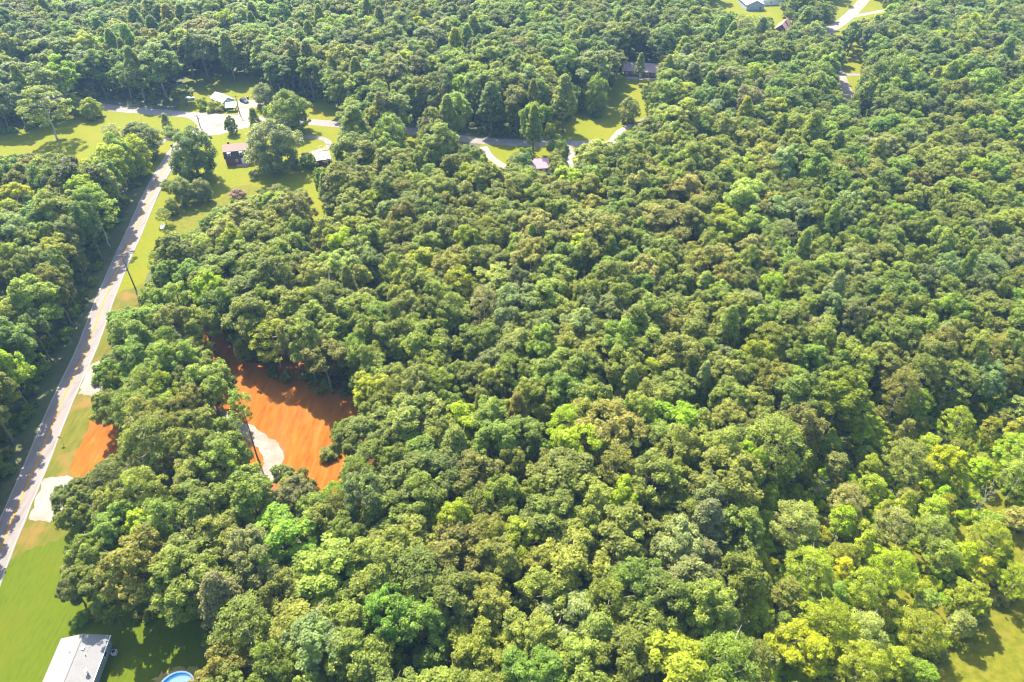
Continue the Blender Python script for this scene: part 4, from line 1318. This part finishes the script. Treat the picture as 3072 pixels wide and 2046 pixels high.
ring("pool_wall", PR - 0.06, PR + 0.02, 0.0, RIM - 0.06, M['white'], pool)
ring("liner", PR - 0.12, PR - 0.065, 0.1, RIM - 0.05, M['pool_liner'], pool)
ring("rim", PR - 0.14, PR + 0.12, RIM - 0.045, RIM, M['white'], pool)
m = MB()
m.poly([((PR - 0.13) * math.cos(2 * math.pi * i / 64), (PR - 0.13) * math.sin(2 * math.pi * i / 64), 0.62) for i in range(64)])
m.build("water", M['water'], pool)

# ------------------------------------------------------------------ poles, signs and small things


def utility_pole(label, base, h, arm_dir, arm=True, lean=0.0):
    o = tag(empty("utility_pole", base, arm_dir), label, "utility pole", "utility poles")
    m = MB()
    m.tube([(0, 0, -0.1), (lean * h * 0.5, 0, h * 0.5), (lean * h, 0, h)], [0.20, 0.17, 0.13], 10)
    m.build("pole", M['wood'], o, smooth=True)
    if arm:
        m = MB()
        m.box(-1.25 + lean * h, 0.14, h - 0.75, 1.25 + lean * h, 0.26, h - 0.60)
        m.build("crossarm", M['wood'], o)
        for x in (-1.1, -0.5, 1.1):
            i = MB()
            i.tube([(x + lean * h, 0.2, h - 0.6), (x + lean * h, 0.2, h - 0.48), (x + lean * h, 0.2, h - 0.36)], [0.04, 0.07, 0.04], 8)
            i.build("insulator", M['metal'], o)
    return o


p1 = G(408, 870)
utility_pole("tall brown utility pole with crossarm on the verge of the county road", p1, height_at(p1, 763), 0.12)
p2 = G(601, 382)
h2 = height_at(p2, 344)
po = utility_pole("dark utility pole at the road junction behind the large roadside tree", p2, h2, 0.3)
m = MB()
m.tube([(0.3, 0, h2 * 0.62), (0.3, 0, h2 * 0.62 + 0.9)], [0.24, 0.24], 10)
m.build("transformer", M['metal'], po)
p3 = G(721, 347)
utility_pole("slender utility pole standing between teal shelter and gravel apron", p3, height_at(p3, 285), 0.3)
p4 = G(335, 432)
utility_pole("short bare leaning pole in the open field", p4, height_at(p4, 407), 0.0, arm=False, lean=-0.06)

# dish on a post on the grass strip
b = G(497, 700)
ds = tag(empty("satellite_dish", b, 0.0), "white dish on a thin post on the grass strip above the county road", "dish")
MB().tube([(0, 0, 0), (0, 0, 2.4)], [0.05, 0.05], 8).build("post", M['metal'], ds)
m = MB()
prev = None
seg, rings = 20, 6
pts = []
for j in range(rings + 1):
    q = 0.95 * j / rings
    pts.append([Vector((q * math.cos(2 * math.pi * i / seg), q * math.sin(2 * math.pi * i / seg), 0.32 * (q / 0.95) ** 2)) for i in range(seg)])
rot = Matrix.Rotation(R_(38), 3, 'X') @ Matrix.Rotation(R_(-25), 3, 'Y')
for j in range(rings):
    for i in range(seg):
        i2 = (i + 1) % seg
        q = [pts[j][i], pts[j][i2], pts[j + 1][i2], pts[j + 1][i]]
        m.poly([rot @ v + Vector((0, 0, 2.55)) for v in q])
o = m.build("reflector", M['white'], ds)
bm = bmesh.new()
bm.from_mesh(o.data)
bmesh.ops.remove_doubles(bm, verts=bm.verts, dist=0.002)
bm.to_mesh(o.data)
bm.free()
sd = o.modifiers.new("thick", 'SOLIDIFY')
sd.thickness = 0.03
MB().tube([rot @ Vector((0, 0, 0.02)) + Vector((0, 0, 2.55)), rot @ Vector((0, 0, 0.8)) + Vector((0, 0, 2.55))], [0.03, 0.05], 6).build("feed_horn", M['metal'], ds)

# yellow road sign on the verge
b = G(190, 1330)
rs_ = tag(empty("road_sign", b, 0.2), "small yellow diamond road sign on the verge above the lower gravel pad", "road sign")
MB().tube([(0, 0, 0), (0, 0, 2.1)], [0.035, 0.035], 6).build("post", M['metal'], rs_)
m = MB()
m.prism([(0, 1.55), (0.5, 2.05), (0, 2.55), (-0.5, 2.05)], -0.07, -0.045, 'y')
m.build("panel", M['sign_yellow'], rs_)

# bin on the verge, bins and mailboxes
for (px, py, lab, mt) in ((516, 441, "dark round bin on the grass corner beside the county road", 'black'), (744, 297, "dark bin standing behind the parked car", 'black')):
    b = G(px, py)
    o = tag(empty("bin", b), lab, "bin")
    MB().tube([(0, 0, 0), (0, 0, 0.1), (0, 0, 1.0)], [0.36, 0.40, 0.48], 14).build("body", M[mt], o)
    MB().tube([(0, 0, 1.005), (0, 0, 1.1), (0, 0, 1.22)], [0.52, 0.46, 0.12], 14).build("lid", M[mt], o)
b = G(1363, 418)
mbx = tag(empty("mailbox", b, 0.1), "reddish mailbox on a post beside the shaded cross road", "mailbox")
MB().box(-0.06, -0.06, 0, 0.06, 0.06, 1.1).build("post", M['wood'], mbx)
MB().prism([(-0.16, 1.105), (0.16, 1.105), (0.16, 1.3), (0.1, 1.42), (-0.1, 1.42), (-0.16, 1.3)], -0.3, 0.3, 'x').build("box", M['red_wall'], mbx)

# parked car
a, b = G(724, 303), G(742, 310)
org, rz, W = frame_from(a, b)
car = tag(empty("parked_car", (a + b) / 2, rz), "dark navy car parked on the gravel behind the garage", "car")
m = MB()
m.prism([(-2.3, 0.35), (2.3, 0.35), (2.35, 0.75), (1.95, 0.98), (1.2, 1.02), (-1.9, 1.05), (-2.32, 0.9)], -0.9, 0.9, 'y')
m.build("body", M['car_paint'], car, bevel=0.06)
m = MB()
m.prism([(-1.95, 1.03), (1.15, 1.0), (0.5, 1.58), (-1.55, 1.62)], -0.78, 0.78, 'y')
m.build("window", M['glass'], car, bevel=0.05)
m = MB()
m.box(-1.5, -0.70, 1.60, 0.45, 0.70, 1.68)
m.build("roof", M['car_paint'], car, bevel=0.03)
for x in (-1.45, 1.45):
    for y in (-0.86, 0.86):
        w = MB()
        w.tube([(x, y - 0.11, 0.34), (x, y + 0.11, 0.34)], [0.34, 0.34], 18)
        wo = w.build("wheel", M['tyre'], car)
        s = 0.12 if y > 0 else -0.12
        MB().tube([(x, y + s * 0.7, 0.34), (x, y + s, 0.34)], [0.2, 0.19], 12).build("rim", M['metal'], wo)
for y in (-0.6, 0.6):
    MB().box(2.3, y - 0.2, 0.66, 2.37, y + 0.2, 0.8).build("headlight", M['white'], car)

# boat on the grass
a, b = G(561, 298), G(586, 299)
org, rz, W = frame_from(a, b)
bo = tag(empty("boat", a, rz), "white and teal boat on the grass at the end of the garage lawn", "boat")
m = MB()
sec = [(0.0, 0.95, 0.35), (W * 0.3, 1.05, 0.3), (W * 0.65, 0.95, 0.3), (W * 0.9, 0.45, 0.45), (W, 0.06, 0.75)]
ring_pts = []
for x, w, kz in sec:
    ring_pts.append([(x, -w, 1.05), (x, -w * 0.8, kz + 0.15), (x, 0, kz), (x, w * 0.8, kz + 0.15), (x, w, 1.05)])
for i in range(len(sec) - 1):
    for j in range(4):
        m.poly([ring_pts[i][j], ring_pts[i + 1][j], ring_pts[i + 1][j + 1], ring_pts[i][j + 1]])
m.poly(ring_pts[0])
m.build("hull", M['teal'], bo)
m = MB()
for i in range(len(sec) - 1):
    (x0, w0, _k), (x1, w1, _k2) = sec[i], sec[i + 1]
    m.poly([(x0, -w0, 1.055), (x1, -w1, 1.055), (x1, 0, 1.32 if i < 3 else 1.1), (x0, 0, 1.34)])
    m.poly([(x0, 0, 1.34), (x1, 0, 1.32 if i < 3 else 1.1), (x1, w1, 1.055), (x0, w0, 1.055)])
m.build("cover", M['white'], bo)
m = MB()
m.box(0.5, -0.7, 0.0, W * 0.75, -0.6, 0.34)
m.box(0.5, 0.6, 0.0, W * 0.75, 0.7, 0.34)
m.build("trailer", M['metal'], bo)

# wires along the cross road
def wire(a, b, sag, n=14):
    m = MB()
    m.tube([a.lerp(b, t / n) - Vector((0, 0, sag * 4 * (t / n) * (1 - t / n))) for t in range(n + 1)], [0.02] * (n + 1), 4)
    return m


w0 = p2 + Vector((0, 0, h2 - 0.4))
w1 = p3 + Vector((0, 0, height_at(p3, 285) - 0.4))
tag(wire(w0, w1, 0.5).build("power_line", M['black']), "thin wire between the junction pole and the garage pole", "power line")
#@@END
# ------------------------------------------------------------------ air
hz = MB()
hz.box(-1400, -300, -1.0, 1400, 1500, 140)
hm = bpy.data.materials.new("haze_air")
hm.use_nodes = True
hn = hm.node_tree.nodes
hn.clear()
ho = hn.new("ShaderNodeOutputMaterial")
hv = hn.new("ShaderNodeVolumePrincipled")
hv.inputs["Color"].default_value = (0.36, 0.64, 1.0, 1)
hv.inputs["Density"].default_value = 0.00011
hv.inputs["Anisotropy"].default_value = 0.1
hm.node_tree.links.new(hv.outputs[0], ho.inputs["Volume"])
tag(hz.build("haze", hm), kind='stuff')
